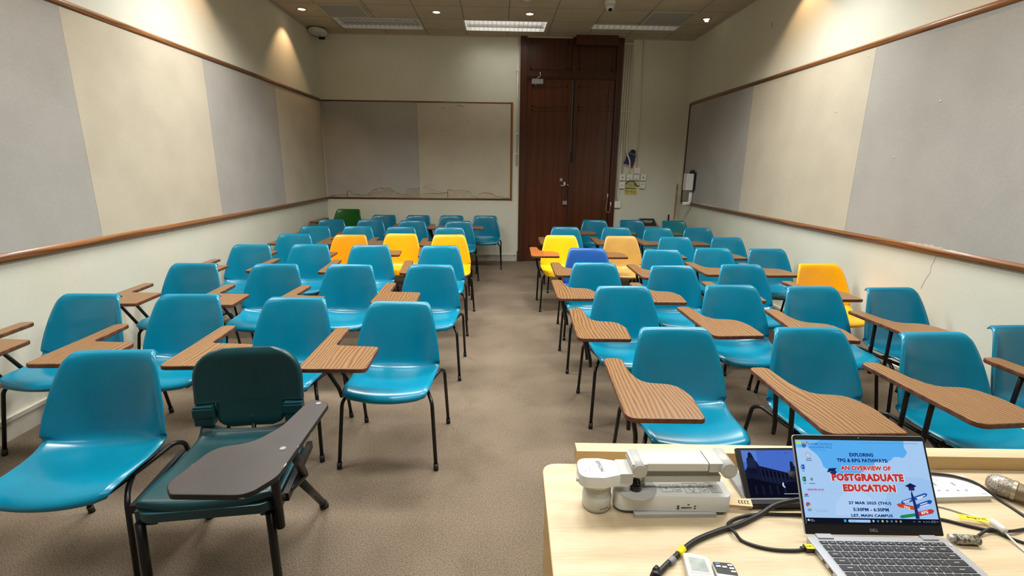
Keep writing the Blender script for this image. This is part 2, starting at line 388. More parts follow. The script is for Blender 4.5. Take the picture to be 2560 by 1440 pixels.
# ------------------------------------------------------------------ door
def make_door():
    t = empty('door_1', (1.095, YB, 0)); t['kind'] = 'structure'
    def P(name, bm, m, **k): return fin(name, bm, m, t, loc=(-1.095, -YB, 0), **k)
    x0, x1, xa, xb, xm = .325, 1.865, .425, 1.775, 1.135
    bm = bmesh.new()
    box(bm, x0, xa, YB-.03, YB+.10, 0, ZC); box(bm, xb, x1, YB-.03, YB+.10, 0, ZC)
    box(bm, x0+.03, x0+.05, YB-.04, YB-.02, .16, ZC); box(bm, x1-.05, x1-.03, YB-.04, YB-.02, .16, ZC)
    box(bm, x0-.012, x0+.06, YB-.045, YB, 0, .17)
    box(bm, xa, xb, YB-.02, YB+.08, 2.80, 2.88); box(bm, xa, xb, YB-.035, YB-.01, 2.83, 2.86)
    box(bm, xm-.03, xm+.03, YB-.02, YB+.08, 2.88, ZC)
    P('door_frame', bm, M['doordark'], bevel=.004)
    # fixed upper panels
    for a, b in ((xa, xm-.03), (xm+.03, xb)):
        bm = bmesh.new(); box(bm, a, b, YB+.02, YB+.05, 2.88, ZC)
        for q in ((a+.05, a+.07, 2.93, ZC-.06), (b-.07, b-.05, 2.93, ZC-.06)): box(bm, q[0], q[1], YB+.008, YB+.03, q[2], q[3])
        for z in (2.93, ZC-.08): box(bm, a+.05, b-.05, YB+.008, YB+.03, z, z+.02)
        P('upper_panel', bm, M['doordark'], bevel=.003)
    # leaves
    for i, (a, b) in enumerate(((xa+.004, xm-.006), (xm+.006, xb-.004))):
        bm = bmesh.new(); box(bm, a, b, YB+.012, YB+.055, .008, 2.795)
        fx0, fx1 = a+.075, b-.075
        for z0, z1 in ((.24, 2.36), (2.40, 2.70)):
            box(bm, fx0, fx0+.018, YB, YB+.02, z0, z1); box(bm, fx1-.018, fx1, YB, YB+.02, z0, z1)
            box(bm, fx0, fx1, YB, YB+.02, z0, z0+.018); box(bm, fx0, fx1, YB, YB+.02, z1-.018, z1)
        lf = P('door_leaf', bm, M['door'], bevel=.004)
        if i == 0:
            s = fin('meeting_strip', B(xm-.02, xm+.03, YB-.012, YB+.012, .01, 1.58), M['doordark'], lf, bevel=.004)
            s2 = fin('flush_bolt', B(xm+.0, xm+.022, YB-.008, YB+.012, 1.63, 2.79), M['rubber'], lf)
            s2b = fin('bolt_end', B(xm-.004, xm+.03, YB-.02, YB+.012, 1.58, 1.74), M['black'], lf, bevel=.003)
            # lever handle with a white card, dead lock plate, strap and lock case
            bm = bmesh.new(); box(bm, .975, 1.02, YB-.012, YB+.012, 1.29, 1.335); cyl(bm, (.998, YB-.016, 1.313), (.998, YB, 1.313), .012)
            fin('lock_plate', bm, M['steel'], lf, bevel=.002)
            bm = bmesh.new(); cyl(bm, (1.055, YB+.012, 1.225), (1.055, YB-.045, 1.225), .011)
            tube(bm, fillet([(1.06, YB-.045, 1.225), (1.02, YB-.047, 1.222), (.985, YB-.045, 1.224)], .01), .009, flat=.8)
            fin('door_handle', bm, M['steel'], lf)
            fin('door_card', B(1.035, 1.062, YB-.03, YB-.026, 1.235, 1.28), M['whitehi'], lf)
            bm = bmesh.new(); box(bm, 1.02, 1.07, YB-.012, YB-.004, 1.01, 1.2); box(bm, 1.075, 1.095, YB-.012, YB-.004, .98, 1.2)
            fin('strap', bm, M['doordark'], lf)
            bm = bmesh.new(); box(bm, 1.03, 1.10, YB-.035, YB+.012, .925, .985); cyl(bm, (1.07, YB-.04, .955), (1.07, YB-.03, .955), .012)
            fin('lock_case', bm, M['steel'], lf, bevel=.003)
            bm = bmesh.new(); tube(bm, fillet([(1.09, YB-.03, 1.24), (1.11, YB-.035, 1.23), (1.12, YB-.03, 1.2)], .01), .006)
            fin('hook', bm, M['steel'], lf)
            bm = bmesh.new(); box(bm, .50, .67, YB-.045, YB+.012, 2.72, 2.79); cyl(bm, (.56, YB-.02, 2.70), (.56, YB-.02, 2.73), .012)
            c = fin('door_closer', bm, M['silver'], lf, bevel=.006)
            bm = bmesh.new(); tube(bm, fillet([(.56, YB-.02, 2.79), (.6, YB-.05, 2.81), (.63, YB-.03, 2.83), (.62, YB-.03, 2.89)], .01), .007)
            fin('closer_arm', bm, M['steel'], c)
    return t
make_door()
# boxed timber pelmet above the right leaf
t = empty('pelmet', (1.44, YB, 3.25))
fin('pelmet_box', B(-.305, .305, -.16, -.032, 0, ZC-3.25-.001), M['doordark'], t, bevel=.006)
fin('pelmet_lip', B(-.315, .315, -.168, -.032, -.004, .014), M['doordark'], t, bevel=.004)
tag(t, 'dark brown timber box fixed under the ceiling above the right door leaf', 'pelmet')

# alarm contact leads on the door
t = empty('alarm_contact', (1.775, YB-.03, .9))
for q0, q1 in (((1.752, YB-.012, 1.03), (1.752, YB-.012, 1.105)), ((1.80, YB-.05, .90), (1.80, YB-.05, .975))):
    bm = bmesh.new(); cyl(bm, q0, q1, .011); fin('plug', bm, M['beigepl'], t, loc=(-1.775, -YB+.03, -.9))
bm = bmesh.new(); tube(bm, catmull([(1.752, YB-.012, 1.03), (1.742, YB-.014, .93), (1.735, YB-.02, .86), (1.748, YB-.03, .82), (1.77, YB-.04, .805), (1.79, YB-.05, .83), (1.8, YB-.05, .90)], 6), .003, 6)
fin('lead', bm, M['beigepl'], t, loc=(-1.775, -YB+.03, -.9))
tag(t, 'pair of cream plugs joined by a looped lead on right edge of the door', 'cable plug')

# ------------------------------------------------------------------ pinboards
def rail_y(name, x, s, y0, y1, z, parent, r=.024, mat='rail'):
    bm = bmesh.new(); seg = 12; rings = []
    for y in (y0, y1):
        rings.append([bm.verts.new((x+s*(r*math.cos(a)*1.05), y, z+r*math.sin(a)*1.1)) for a in [-PI/2+PI*i/seg for i in range(seg+1)]])
    for i in range(seg): f = bm.faces.new((rings[0][i], rings[0][i+1], rings[1][i+1], rings[1][i])); f.smooth = True
    bm.faces.new(rings[0]); bm.faces.new(rings[1][::-1]); bm.faces.new((rings[0][0], rings[1][0], rings[1][-1], rings[0][-1]))
    return fin(name, bm, M[mat], parent, loc=(0, 0, 0))
def rail_x(name, y, x0, x1, z, parent, r=.018):
    bm = bmesh.new(); seg = 10; rings = []
    for x in (x0, x1):
        rings.append([bm.verts.new((x, y-r*math.cos(a), z+r*math.sin(a)*.95)) for a in [-PI/2+PI*i/seg for i in range(seg+1)]])
    for i in range(seg): f = bm.faces.new((rings[0][i], rings[0][i+1], rings[1][i+1], rings[1][i])); f.smooth = True
    bm.faces.new(rings[0]); bm.faces.new(rings[1][::-1]); bm.faces.new((rings[0][0], rings[1][0], rings[1][-1], rings[0][-1]))
    return fin(name, bm, M['railx'], parent)
def rail_z(name, bm_args, parent, mat='railz'): return fin(name, B(*bm_args), M[mat], parent, bevel=.006)
ZB, ZT = 1.012, 2.425
# left
t = empty('left_pinboard', (0, 0, 0))
ys = [-.92, .46, 1.87, 3.364, 4.85, 6.325, YB-.03]
for i, (a, b) in enumerate(zip(ys, ys[1:])):
    fin('fabric_panel', B(XL, XL+.016, a+.001, b-.001, ZB-.01, ZT+.01), M['grey'] if i % 2 == 0 else M['beige'], t, bevel=.0015)
    t.children[-1]['label'] = 'grey fabric panel' if i % 2 == 0 else 'beige fabric panel'
rail_y('top_rail', XL, 1, -.92, YB-.021, ZT+.022, t, .026); rail_y('bottom_rail', XL, 1, -.92, YB-.021, ZB-.026, t, .028)
tag(t, 'long pinboard of grey and beige fabric panels with timber rails on the left wall', 'pinboard')
# right
t = empty('right_pinboard', (0, 0, 0))
ys = [-.4, 1.05, 2.14, 3.98, 5.825, 7.69]
for i, (a, b) in enumerate(zip(ys, ys[1:])):
    g = i % 2 == 0
    fin('fabric_panel', B(XR-.016, XR, a+.001, b-.001, ZB-.01, ZT+.01), M['grey'] if g else M['beige'], t, bevel=.0015)
    t.children[-1]['label'] = 'grey fabric panel' if g else 'beige fabric panel'
rail_y('top_rail', XR, -1, -.4, 7.71, ZT+.024, t, .026); rail_y('bottom_rail', XR, -1, -.4, 7.71, ZB-.022, t, .026)
fin('end_rail', B(XR-.026, XR, 7.69, 7.722, ZB-.03, ZT+.035), M['doordark'], t, bevel=.005)
# torn, bare strip above the bottom rail
def ragged(bm, pts0, pts1, mk, mi=0):
    v0 = [bm.verts.new(mk(*p)) for p in pts0]; v1 = [bm.verts.new(mk(*p)) for p in pts1]
    for i in range(len(v0)-1): f = bm.faces.new((v0[i], v0[i+1], v1[i+1], v1[i])); f.material_index = mi
rr = random.Random(3)
for (a, b, h) in ((2.9, 3.42, .022), (6.3, 7.3, .02)):
    n = 22; lo = [(a+(b-a)*i/n, ZB-.006) for i in range(n+1)]; hi = [(y, ZB-.002+h*(.3+.7*rr.random())*math.sin(PI*min(1, max(.08, i/n)))) for i, (y, z) in enumerate(lo)]
    bm = bmesh.new(); ragged(bm, lo, hi, lambda y, z: (XR-.0172, y, z)); fin('torn_edge', bm, M['plaster'], t)
for y, z, s in ((2.86, 2.33, .011), (2.62, 2.05, .008), (3.3, 1.95, .007), (4.32, 1.99, .008), (2.75, 2.0, .006), (4.05, 2.37, .006), (3.6, 1.6, .006), (5.0, 2.33, .005)):
    fin('paper_scrap', B(XR-.019, XR-.016, y, y+s*2, z, z+s), M['whitehi'], t)
tag(t, 'long pinboard of grey and beige fabric panels with timber rails on the right wall', 'pinboard')
# back
t = empty('back_pinboard', (0, 0, 0))
xs = [XL+.03, -1.238, .19]
for i, (a, b) in enumerate(zip(xs, xs[1:])):
    p = fin('fabric_panel', B(a+.001, b-.001, YB-.016, YB, 1.0, 2.43), M['grey'] if i == 0 else M['beige'], t, bevel=.0015)
    p['label'] = 'grey fabric panel with brown water stains' if i == 0 else 'beige fabric panel with brown water stains'
rail_x('top_rail', YB, XL+.03, .22, 2.438, t); rail_x('bottom_rail', YB, XL+.03, .22, 1.0, t, .02)
rail_z('side_rail', (.188, .221, YB-.022, YB, .985, 2.455), t)
# water stains: outline measured on the photograph along the board foot
def stain(P, fill, wd=.006):
    Q = [Vector((x, z, 0)) for x, z in P]; R = []
    for a, b in zip(Q, Q[1:]):
        for k in range(4):
            p = a.lerp(b, k/4); R.append(p+Vector((rr.uniform(-.006, .006), rr.uniform(-.007, .007), 0)))
    R.append(Q[-1])
    bm = bmesh.new()
    if fill:
        mk = lambda x, z: (x, YB-.0166, z)
        ragged(bm, [(p.x, 1.018) for p in R], [(p.x, max(1.02, p.y)) for p in R], mk)
        fin('water_stain', bm, M[fill], t); bm = bmesh.new()
    mk = lambda x, z: (x, YB-.0170, z)
    ragged(bm, [(p.x, p.y-wd*(.3+rr.random())) for p in R], [(p.x, p.y+wd*.5*rr.random()) for p in R], mk)
    fin('stain_edge', bm, M['stainline'], t)
def bp(cx, cy):   # pixel of the zoomed crop -> x, z on the board
    return (-2.66+(cx-120)/ (1548-120)*2.85, 2.43-(cy-60)/(795-60)*1.43)
stain([bp(*p) for p in ((130, 785), (200, 775), (262, 765), (266, 740), (292, 738), (300, 760), (350, 772), (420, 772), (440, 750), (480, 725), (510, 712), (555, 716), (600, 712), (630, 735), (665, 757), (700, 770), (722, 760), (728, 735), (760, 720), (805, 715), (836, 712))], 'stain')
stain([bp(*p) for p in ((420, 775), (470, 745), (500, 765), (540, 745), (600, 735), (640, 742))], None, .003)
stain([bp(*p) for p in ((850, 712), (880, 700), (940, 730), (1040, 750))], None, .003)
stain([bp(*p) for p in ((846, 760), (900, 752), (1000, 752), (1052, 745), (1056, 722), (1120, 728), (1200, 728), (1232, 740), (1242, 772), (1290, 782), (1300, 755), (1340, 740), (1390, 745), (1425, 755), (1440, 772), (1540, 785))], 'stain2')
for cx, cy, s in ((1030, 95, 8), (1150, 78, 12), (1180, 82, 8), (1010, 265, 6), (1220, 195, 6), (985, 160, 5), (330, 458, 4), (1265, 425, 5)):
    x, z = bp(cx, cy); fin('scuff', B(x-s*.003, x+s*.003, YB-.0168, YB-.0155, z-s*.0012, z+s*.0012), M['stain'], t)
tag(t, 'water-stained pinboard with one grey and one beige panel on the back wall', 'pinboard')

wr = bpy.data.objects['wall_right']
bm = bmesh.new(); tube(bm, [(XR-.0008, 3.10, .97), (XR-.0008, 3.11, .93), (XR-.0008, 3.125, .88), (XR-.0008, 3.12, .84), (XR-.0008, 3.145, .79), (XR-.0008, 3.165, .72)], .0010, 5)
fin('crack', bm, M['stain'], wr)
for y, z, a, b in ((5.62, 2.98, .018, .05), (3.75, 2.72, .006, .02)): fin('scuff', B(XR-.0012, XR+.001, y, y+a, z, z+b), M['stain'], wr, bevel=0)
# ------------------------------------------------------------------ ceiling fittings
def troffer(x0, x1, y0, y1, nx, ny, label, lit):
    t = empty('ceiling_light', ((x0+x1)/2, (y0+y1)/2, ZC)); cx, cy = (x0+x1)/2, (y0+y1)/2
    w, d = (x1-x0)/2, (y1-y0)/2
    bm = bmesh.new()
    for a in ((-w, w, -d, -d+.016), (-w, w, d-.016, d), (-w, -w+.016, -d+.016, d-.016), (w-.016, w, -d+.016, d-.016)): box(bm, a[0]+.0005*(1 if a[0] < 0 else 0), a[1]-.0005*(1 if a[1] > 0 else 0), a[2]+.0005*(1 if a[2] == -d else 0), a[3]-.0005*(1 if a[3] == d else 0), -.005, .10)
    fin('frame', bm, M['refl'], t)
    fin('reflector', B(-w+.002, w-.002, -d+.002, d-.002, .10, .104), M['refl'], t)
    bm = bmesh.new(); wx, wy = 2*w-.032, 2*d-.032
    def blade(p0, p1, n):   # wedge-shaped blade, thin edge down
        p0, p1, n = Vector(p0), Vector(p1), Vector(n); v = []
        for p in (p0, p1):
            v += [bm.verts.new(p+n*.0015+Vector((0, 0, -.003))), bm.verts.new(p-n*.0015+Vector((0, 0, -.003))), bm.verts.new(p-n*.007+Vector((0, 0, .045))), bm.verts.new(p+n*.007+Vector((0, 0, .045)))]
        for q in ((0, 1, 2, 3), (7, 6, 5, 4), (0, 4, 5, 1), (1, 5, 6, 2), (2, 6, 7, 3), (3, 7, 4, 0)): bm.faces.new([v[i] for i in q])
    for i in range(1, nx): x = -wx/2+wx*i/nx; blade((x, -wy/2, 0), (x, wy/2, 0), (1, 0, 0))
    for j in range(1, ny): y = -wy/2+wy*j/ny; blade((-wx/2, y, 0), (wx/2, y, 0), (0, 1, 0))
    fin('louvre', bm, M['louvre'], t)
    for k in range(2 if ny > 1 else 1):
        y = (-.5+k)*d*.75 if ny > 1 else 0
        bm = bmesh.new(); cyl(bm, (-w+.05, y, .075), (w-.05, y, .075), .012, seg=12); fin('tube_lamp', bm, M['tubelit' if lit else 'tubeoffglow'], t)
    tag(t, label, 'ceiling light'); return t
M['refl'] = nmat('white_reflector', (.8, .8, .78), .3); M['louvre'] = nmat('louvre_metal', (.80, .79, .77), .14, .9)
M['tubeoffglow'] = emis('unlit_tube_glow', (1, .96, .88), 1.2); M['tubelit'] = emis('lit_tube', (1, .96, .88), 5)  # unlit tubes get an added glow so their fittings don't go dark
troffer(-2.19, -1.06, 7.08, 7.59, 17, 3, 'louvred ceiling light near the left wall, beside the round ceiling bracket', False)
troffer(-.47, .655, 7.08, 7.59, 18, 3, 'louvred ceiling light in the middle with two glowing tubes reflected', True)
troffer(1.27, 2.46, 7.165, 7.385, 15, 1, 'narrow louvred ceiling light on the right above the door side wall', False)
def grille(x0, x1, y0, y1, label):
    t = empty('ceiling_vent', ((x0+x1)/2, (y0+y1)/2, ZC)); w, d = (x1-x0)/2, (y1-y0)/2
    bm = bmesh.new()
    for a in ((-w, w, -d, -d+.022), (-w, w, d-.022, d), (-w, -w+.022, -d+.022, d-.022), (w-.022, w, -d+.022, d-.022)): box(bm, a[0], a[1], a[2], a[3], -.012, -.0005)
    fin('frame', bm, M['ventframe'], t, bevel=.002)
    bm = bmesh.new(); n = 26
    for i in range(n):
        y = -d+.026+(2*d-.052)*(i+.5)/n; box(bm, -w+.022, w-.022, y-.0065, y+.0065, -.008, -.003)
    fin('slat', bm, M['vent'], t); fin('backing', B(-w+.02, w-.02, -d+.02, d-.02, -.002, -.0006), M['ventback'], t)
    tag(t, label, 'air vent')
M['vent'] = nmat('vent_grey', (.40, .40, .37), .5); M['ventframe'] = nmat('vent_frame', (.55, .52, .44), .5); M['ventback'] = nmat('vent_back', (.16, .16, .15), .7)
grille(-2.21, -1.67, 6.53, 7.05, 'grey grille panel in the ceiling on the left behind a louvred light')
grille(1.89, 2.455, 6.56, 7.13, 'grey grille panel in the ceiling on the right near a recessed spotlight')
M['glow'] = emis('warm_lamp', (1, .72, .42), 9.); M['glowdim'] = emis('warm_lamp_tilted', (1, .8, .55), 4)
dl = ['round warm downlight in the ceiling nearest the left wall corner', 'round warm downlight in the ceiling above the back pinboard', 'round warm downlight in the ceiling left of the white dome camera', 'tilted warm downlight in the ceiling nearest the right wall',
      'warm downlight close to the left wall nearer the front', 'warm downlight close to the right wall nearer the front', 'foremost warm downlight close to the left wall', 'foremost warm downlight close to the right wall']
for i, (x, y) in enumerate(DOWN):
    t = empty('downlight', (x, y, ZC))
    bm = bmesh.new(); lathe(bm, [(.050, -.0005), (.058, -.003), (.060, -.006), (.054, -.008), (.046, -.006), (.044, -.001)])
    fin('ring', bm, M['tbar'] if i != 3 else M['vedge'], t, smooth=True)
    bm = bmesh.new()
    if i == 3: lathe(bm, [(0, -.002), (.040, -.0019)]); cyl(bm, (-.01, .01, -.004), (.02, -.012, -.012), .026, seg=20)
    else: lathe(bm, [(0, -.0045), (.036, -.004), (.046, -.002)])
    fin('lamp', bm, M['glow'] if i != 3 else M['glowdim'], t, smooth=True)
    tag(t, dl[i], 'downlight')
# dome camera
t = empty('dome_camera', (1.285, 6.215, ZC))
bm = bmesh.new(); lathe(bm, [(.06, -.0005), (.062, -.02), (.058, -.035), (.05, -.045), (0, -.045)]); fin('housing', bm, M['whitehi'], t, smooth=True, sharp=40)
bm = bmesh.new(); lathe(bm, [(.052, 0), (.052, .02), (.045, .05), (.028, .066), (.018, .068), (0, .068)], T=Matrix.Translation((0, 0, -.045)) @ Euler((PI-.55, 0, 0)).to_matrix().to_4x4())
fin('camera_ball', bm, M['whitehi'], t, smooth=True, sharp=50)
bm = bmesh.new(); T = Matrix.Translation((0, 0, -.045)) @ Euler((PI-.55, 0, 0)).to_matrix().to_4x4(); lathe(bm, [(.024, .064), (.023, .0705), (0, .071)], T=T); fin('lens', bm, M['black'], t, smooth=True, sharp=50)
tag(t, 'small white security camera with a black lens under the ceiling', 'security camera')
t = empty('smoke_detector', (.33, 6.19, ZC)); bm = bmesh.new(); lathe(bm, [(.05, -.0005), (.05, -.012), (.035, -.026), (0, -.03)]); fin('detector_body', bm, M['white'], t, smooth=True, sharp=40)
tag(t, 'small round smoke detector at the top edge of the picture', 'smoke detector')
# round disc bracket in the back left corner
t = empty('access_point', (-2.565, 7.62, 3.325))
R = Euler((-.95, 0, .25)).to_matrix().to_4x4()
bm = bmesh.new(); lathe(bm, [(0, -.02), (.11, -.02), (.128, -.012), (.132, 0), (.122, .012), (.05, .02), (0, .021)], T=Euler((PI-.22, 0, 0)).to_matrix().to_4x4())
fin('disc_body', bm, M['white'], t, smooth=True, sharp=45)
bm = bmesh.new(); tube(bm, [(-.02, .20, -.01), (0, .06, .012)], .010); box(bm, -.06, .02, .205, .232, -.045, .035)
fin('wall_bracket', bm, M['blackpl'], t)
bm = bmesh.new(); tube(bm, catmull([(-.09, .06, -.03), (-.05, .02, -.055), (0, -.0, -.07), (.035, -.0, -.068), (.038, -.0, -.052), (.005, -.0, -.045)], 5), .004, 6)
fin('cable', bm, M['blackpl'], t)
tag(t, 'white round device on a bracket in the back left ceiling corner', 'wireless device')

# ------------------------------------------------------------------ conduits, switches, notices on the back wall
def conduit(pts, label, r=.011, clips=()):
    t = empty('conduit', tuple(pts[-1]))
    bm = bmesh.new(); l = Vector(pts[-1]); tube(bm, fillet([Vector(p)-l for p in pts], .05, 8), r, 12); fin('pipe', bm, M['conduit'], t)
    bm = bmesh.new()
    for z in clips:
        p = Vector((pts[0][0], pts[0][1], z))-l; box(bm, p.x-.02, p.x+.02, p.y-.013, p.y+.012, p.z-.008, p.z+.008)
    if clips: fin('clip', bm, M['conduit'], t, bevel=.003)
    tag(t, label, 'conduit', 'conduits beside the door')
yc = YB-.0125
zt = ZC-.02
conduit([(.288, yc, zt), (.288, yc, 1.52)], 'thin vertical conduit along the left side of the door', .012, (2.9, 2.0, 1.7))
conduit([(1.89, yc, zt), (1.89, yc, 1.0)], 'vertical conduit nearest the right side of the door', .011, (3.3, 2.35))
conduit([(1.928, yc, zt), (1.928, yc, 1.13), (1.917, yc, 1.08), (1.917, yc, 1.0)], 'second vertical conduit from the door, ending at the low square box', .011, (3.3, 2.35))
conduit([(1.965, yc, zt), (1.965, yc, 1.415)], 'third vertical conduit from the door, ending at the switches', .011, (3.3, 2.35))
conduit([(2.0, yc, zt), (2.0, yc, 1.80), (2.015, yc-.035, 1.72), (2.065, yc-.04, 1.60), (2.075, yc, 1.52), (2.075, yc, 1.42)], 'white conduit bending in front of the blue booklet', .013, (3.3, 2.35))
conduit([(2.155, yc, zt), (2.19, yc, 1.515)], 'thin single conduit right of the others above the switches', .007)
def wbox(x, z, s, h, label, kind, name='light_switch', cat='switch'):
    t = empty(name, (x, YB, z)); 
    fin('back_box', B(-s, s, -.034, -.0005, -h, h), M['conduit'], t, bevel=.004)
    fin('front_plate', B(-s-.002, s+.002, -.041, -.033, -h-.002, h+.002), M['swwhite'], t, bevel=.003)
    bm = bmesh.new()
    if kind == 'round': cyl(bm, (0.0, -.045, 0), (0.0, -.04, 0), .013, seg=18)
    elif kind == 'rocker': box(bm, -.015, .015, -.046, -.04, -.012, .014)
    elif kind == 'hood': tube(bm, catmull([(-.022, -.043, -.02), (0, -.043, -.01), (.022, -.043, -.02)], 4), .004, 6)
    elif kind == 'socket':
        for a in (-.018, .012): box(bm, a, a+.014, -.044, -.04, .006, .024)
        box(bm, -.03, -.018, -.044, -.04, -.028, -.016)
    elif kind == 'white': box(bm, -.03, .03, -.043, -.0405, -.027, -.02)
    else: box(bm, -.002, .002, -.042, -.04, -.02, .02)
    fin('rocker' if kind == 'rocker' else 'insert', bm, M['midgrey'] if kind in ('round', 'hood', 'socket', 'white') else M['white'], t)
    tag(t, label, cat, 'switches and sockets right of the door')
wbox(2.19, 1.465, .044, .044, 'topmost square switch box right of the door under a thin conduit', 'blank')
wbox(1.967, 1.362, .044, .044, 'switch box with a round knob in the middle row nearest the door', 'round')
wbox(2.078, 1.362, .048, .046, 'switch box with a dark arched insert in the middle row above the yellow notice', 'hood')
wbox(2.187, 1.364, .046, .042, 'bright white switch plate in the middle row below the topmost box', 'white')
wbox(2.297, 1.362, .042, .044, 'switch box with a round knob in the middle row furthest from the door', 'round')
wbox(1.965, 1.24, .044, .048, 'square switch box with rocker left of the yellow notice', 'rocker')
wbox(2.292, 1.245, .042, .048, 'white three-pin socket right of the yellow notice', 'socket', 'wall_socket', 'socket')
wbox(1.912, .935, .046, .048, 'blank square junction box low beside the door', 'blank', 'junction_box', 'junction box')
bm = bmesh.new(); tube(bm, catmull([(2.03, YB-.02, 1.26), (2.06, YB-.04, 1.30), (2.10, YB-.044, 1.315), (2.16, YB-.04, 1.29), (2.2, YB-.02, 1.235), (2.25, YB-.02, 1.235)], 6), .006, 8)
tag(fin('switch_cable', bm, M['cable']), 'short dark cable arching over the yellow notice between two boxes', 'cable')
t = empty('notice', (2.12, YB, 1.19)); T = Matrix.Translation((2.122, YB-.004, 1.19)) @ Euler((PI/2, 0, 0)).to_matrix().to_4x4()
fin('notice_sheet', B(-.098, .10, -.004, -.001, -.10, .085), M['paper'], t)
bm = bmesh.new()
for i, (z, a, b) in enumerate(((.055, -.04, .08), (.035, -.05, .06), (.0, -.09, .09), (-.008, -.09, .08), (-.04, -.085, .03), (-.048, -.085, .085), (-.07, -.085, .09), (-.085, .06, .09), (.062, -.06, -.03))):
    box(bm, a, b, -.0046, -.004, z, z+.0035 if i not in (2, 3) else z+.006)
fin('notice_print', bm, M['ink'], t)
tag(t, 'yellow paper notice under the switches right of the door', 'notice')
# booklet hung behind the conduit
t = empty('booklet', (2.075, YB, 1.64), 0)
Rb = Euler((0, .28, 0)).to_matrix().to_4x4()
fin('cover', B(-.085, .07, -.022, -.006, -.09, .09, T=Rb), M['bluepaper'], t)
bm = bmesh.new(); box(bm, .03, .085, -.012, -.004, -.12, .02, T=Rb); fin('red_page', bm, M['redpaper'], t)
bm = bmesh.new(); box(bm, -.06, .05, -.016, -.005, -.115, -.085, T=Rb); box(bm, -.09, -.075, -.0235, -.0222, -.06, .06, T=Rb); fin('pale_page', bm, M['pinkpaper'], t)
bm = bmesh.new(); box(bm, -.04, .045, -.03, -.008, .06, .13, T=Rb); box(bm, -.025, .03, -.03, -.008, .12, .15, T=Rb); fin('hook_clip', bm, M['blackpl'], t, bevel=.006)
bm = bmesh.new(); tube(bm, catmull([(-.085, -.026, .10), (0, -.034, .085), (.085, -.026, .05)], 5), .0035, 6); fin('string', bm, M['ltgrey'], t)
tag(t, 'blue booklet with red and white pages hanging beside the conduits', 'booklet')
# dispenser on right wall
t = empty('dispenser', (XR-.026, 7.26, 1.2))
fin('backplate', B(-.03, .008, -.056, .066, .0, .25), M['blackpl'], t, bevel=.01)
fin('body', B(-.135, -.03, -.058, .058, .0, .235), M['whitehi'], t, bevel=.014, seg=3, smooth=True, sharp=40)
bm = bmesh.new()
for i, z in enumerate((.16, .14, .12, .10)): box(bm, -.112, -.108, -.0592, -.0578, z, z+.012)
fin('printing', bm, M['midgrey'], t)
bm = bmesh.new(); tube(bm, fillet([(-.03, 0, .0), (-.03, 0, -.17), (-.045, 0, -.20), (-.14, 0, -.20)], .04, 6), .014, 10, flat=1.9); fin('drip_tray', bm, M['whitehi'], t)
bm = bmesh.new(); tube(bm, catmull([(-.03, .03, .23), (-.05, .02, .26), (-.03, 0, .275), (-.005, 0, .25)], 5), .016, 8); fin('strap', bm, M['blackpl'], t)
tag(t, 'white hand sanitiser dispenser on the far end of the right pinboard', 'dispenser')
# stick in the corner
M['poleW'] = noisy('bare_wood', srgb(186, 150, 110), srgb(140, 104, 74), 12, 4, .6)
bm = bmesh.new(); tube(bm, [(2.86, 7.835, 1.27), (2.78, 7.62, .0)], .013, 10)
tag(fin('wooden_pole', bm, M['poleW']), 'thin wooden pole leaning in the back right corner', 'pole')
bm = bmesh.new(); tube(bm, [(2.75, 7.80, .785), (2.745, 7.72, .0)], .012, 10)
tag(fin('black_rod', bm, M['black']), 'short black rod standing behind the teal chair in the corner', 'rod')
# dark bin / case behind the last row
t = empty('storage_box', (2.36, 7.60, 0))
bm = bmesh.new(); box(bm, -.15, .15, -.10, .16, 0, .60); fin('body', bm, M['greystep'], t, bevel=.012)
bm = bmesh.new(); vs = [bm.verts.new(p) for p in ((-.17, -.12, .60), (.17, -.12, .60), (.17, .17, .60), (-.17, .17, .60), (-.145, -.11, .615), (.145, -.11, .615), (.12, .10, .735), (-.12, .10, .735))]
for q in ((0, 1, 2, 3), (4, 5, 6, 7), (0, 1, 5, 4), (1, 2, 6, 5), (2, 3, 7, 6), (3, 0, 4, 7)): bm.faces.new([vs[i] for i in q])
fin('lid', bm, M['midgrey'], t, bevel=.006)
Tm = Matrix.Translation((0, -.005, .676)) @ Euler((math.atan2(.12, .21), 0, 0)).to_matrix().to_4x4()
bm = bmesh.new(); fin('lid_panel', B(-.115, .115, -.09, .10, -.004, .004, T=Tm), M['blackpl'], t)
Tt = Tm @ Matrix.Translation((0, .01, .0046)); bm = bmesh.new(); rg = random.Random(8)
x = -.07
while x < .07: wd = rg.uniform(.008, .016); box(bm, x, x+wd-.003, .012, .035+rg.uniform(-.004, .006), 0, .0005, T=Tt); x += wd
pts = [(-.05, -.005), (-.02, -.016), (.02, -.016), (.06, -.004)]
tube(bm, [Tt @ Vector((p.x, p.y, 0)) for p in catmull([(a, b, 0) for a, b in pts], 5)], .004, 6)
fin('white_mark', bm, M['white'], t)
tag(t, 'dark grey box with a white mark on its black lid behind the last row', 'storage box')

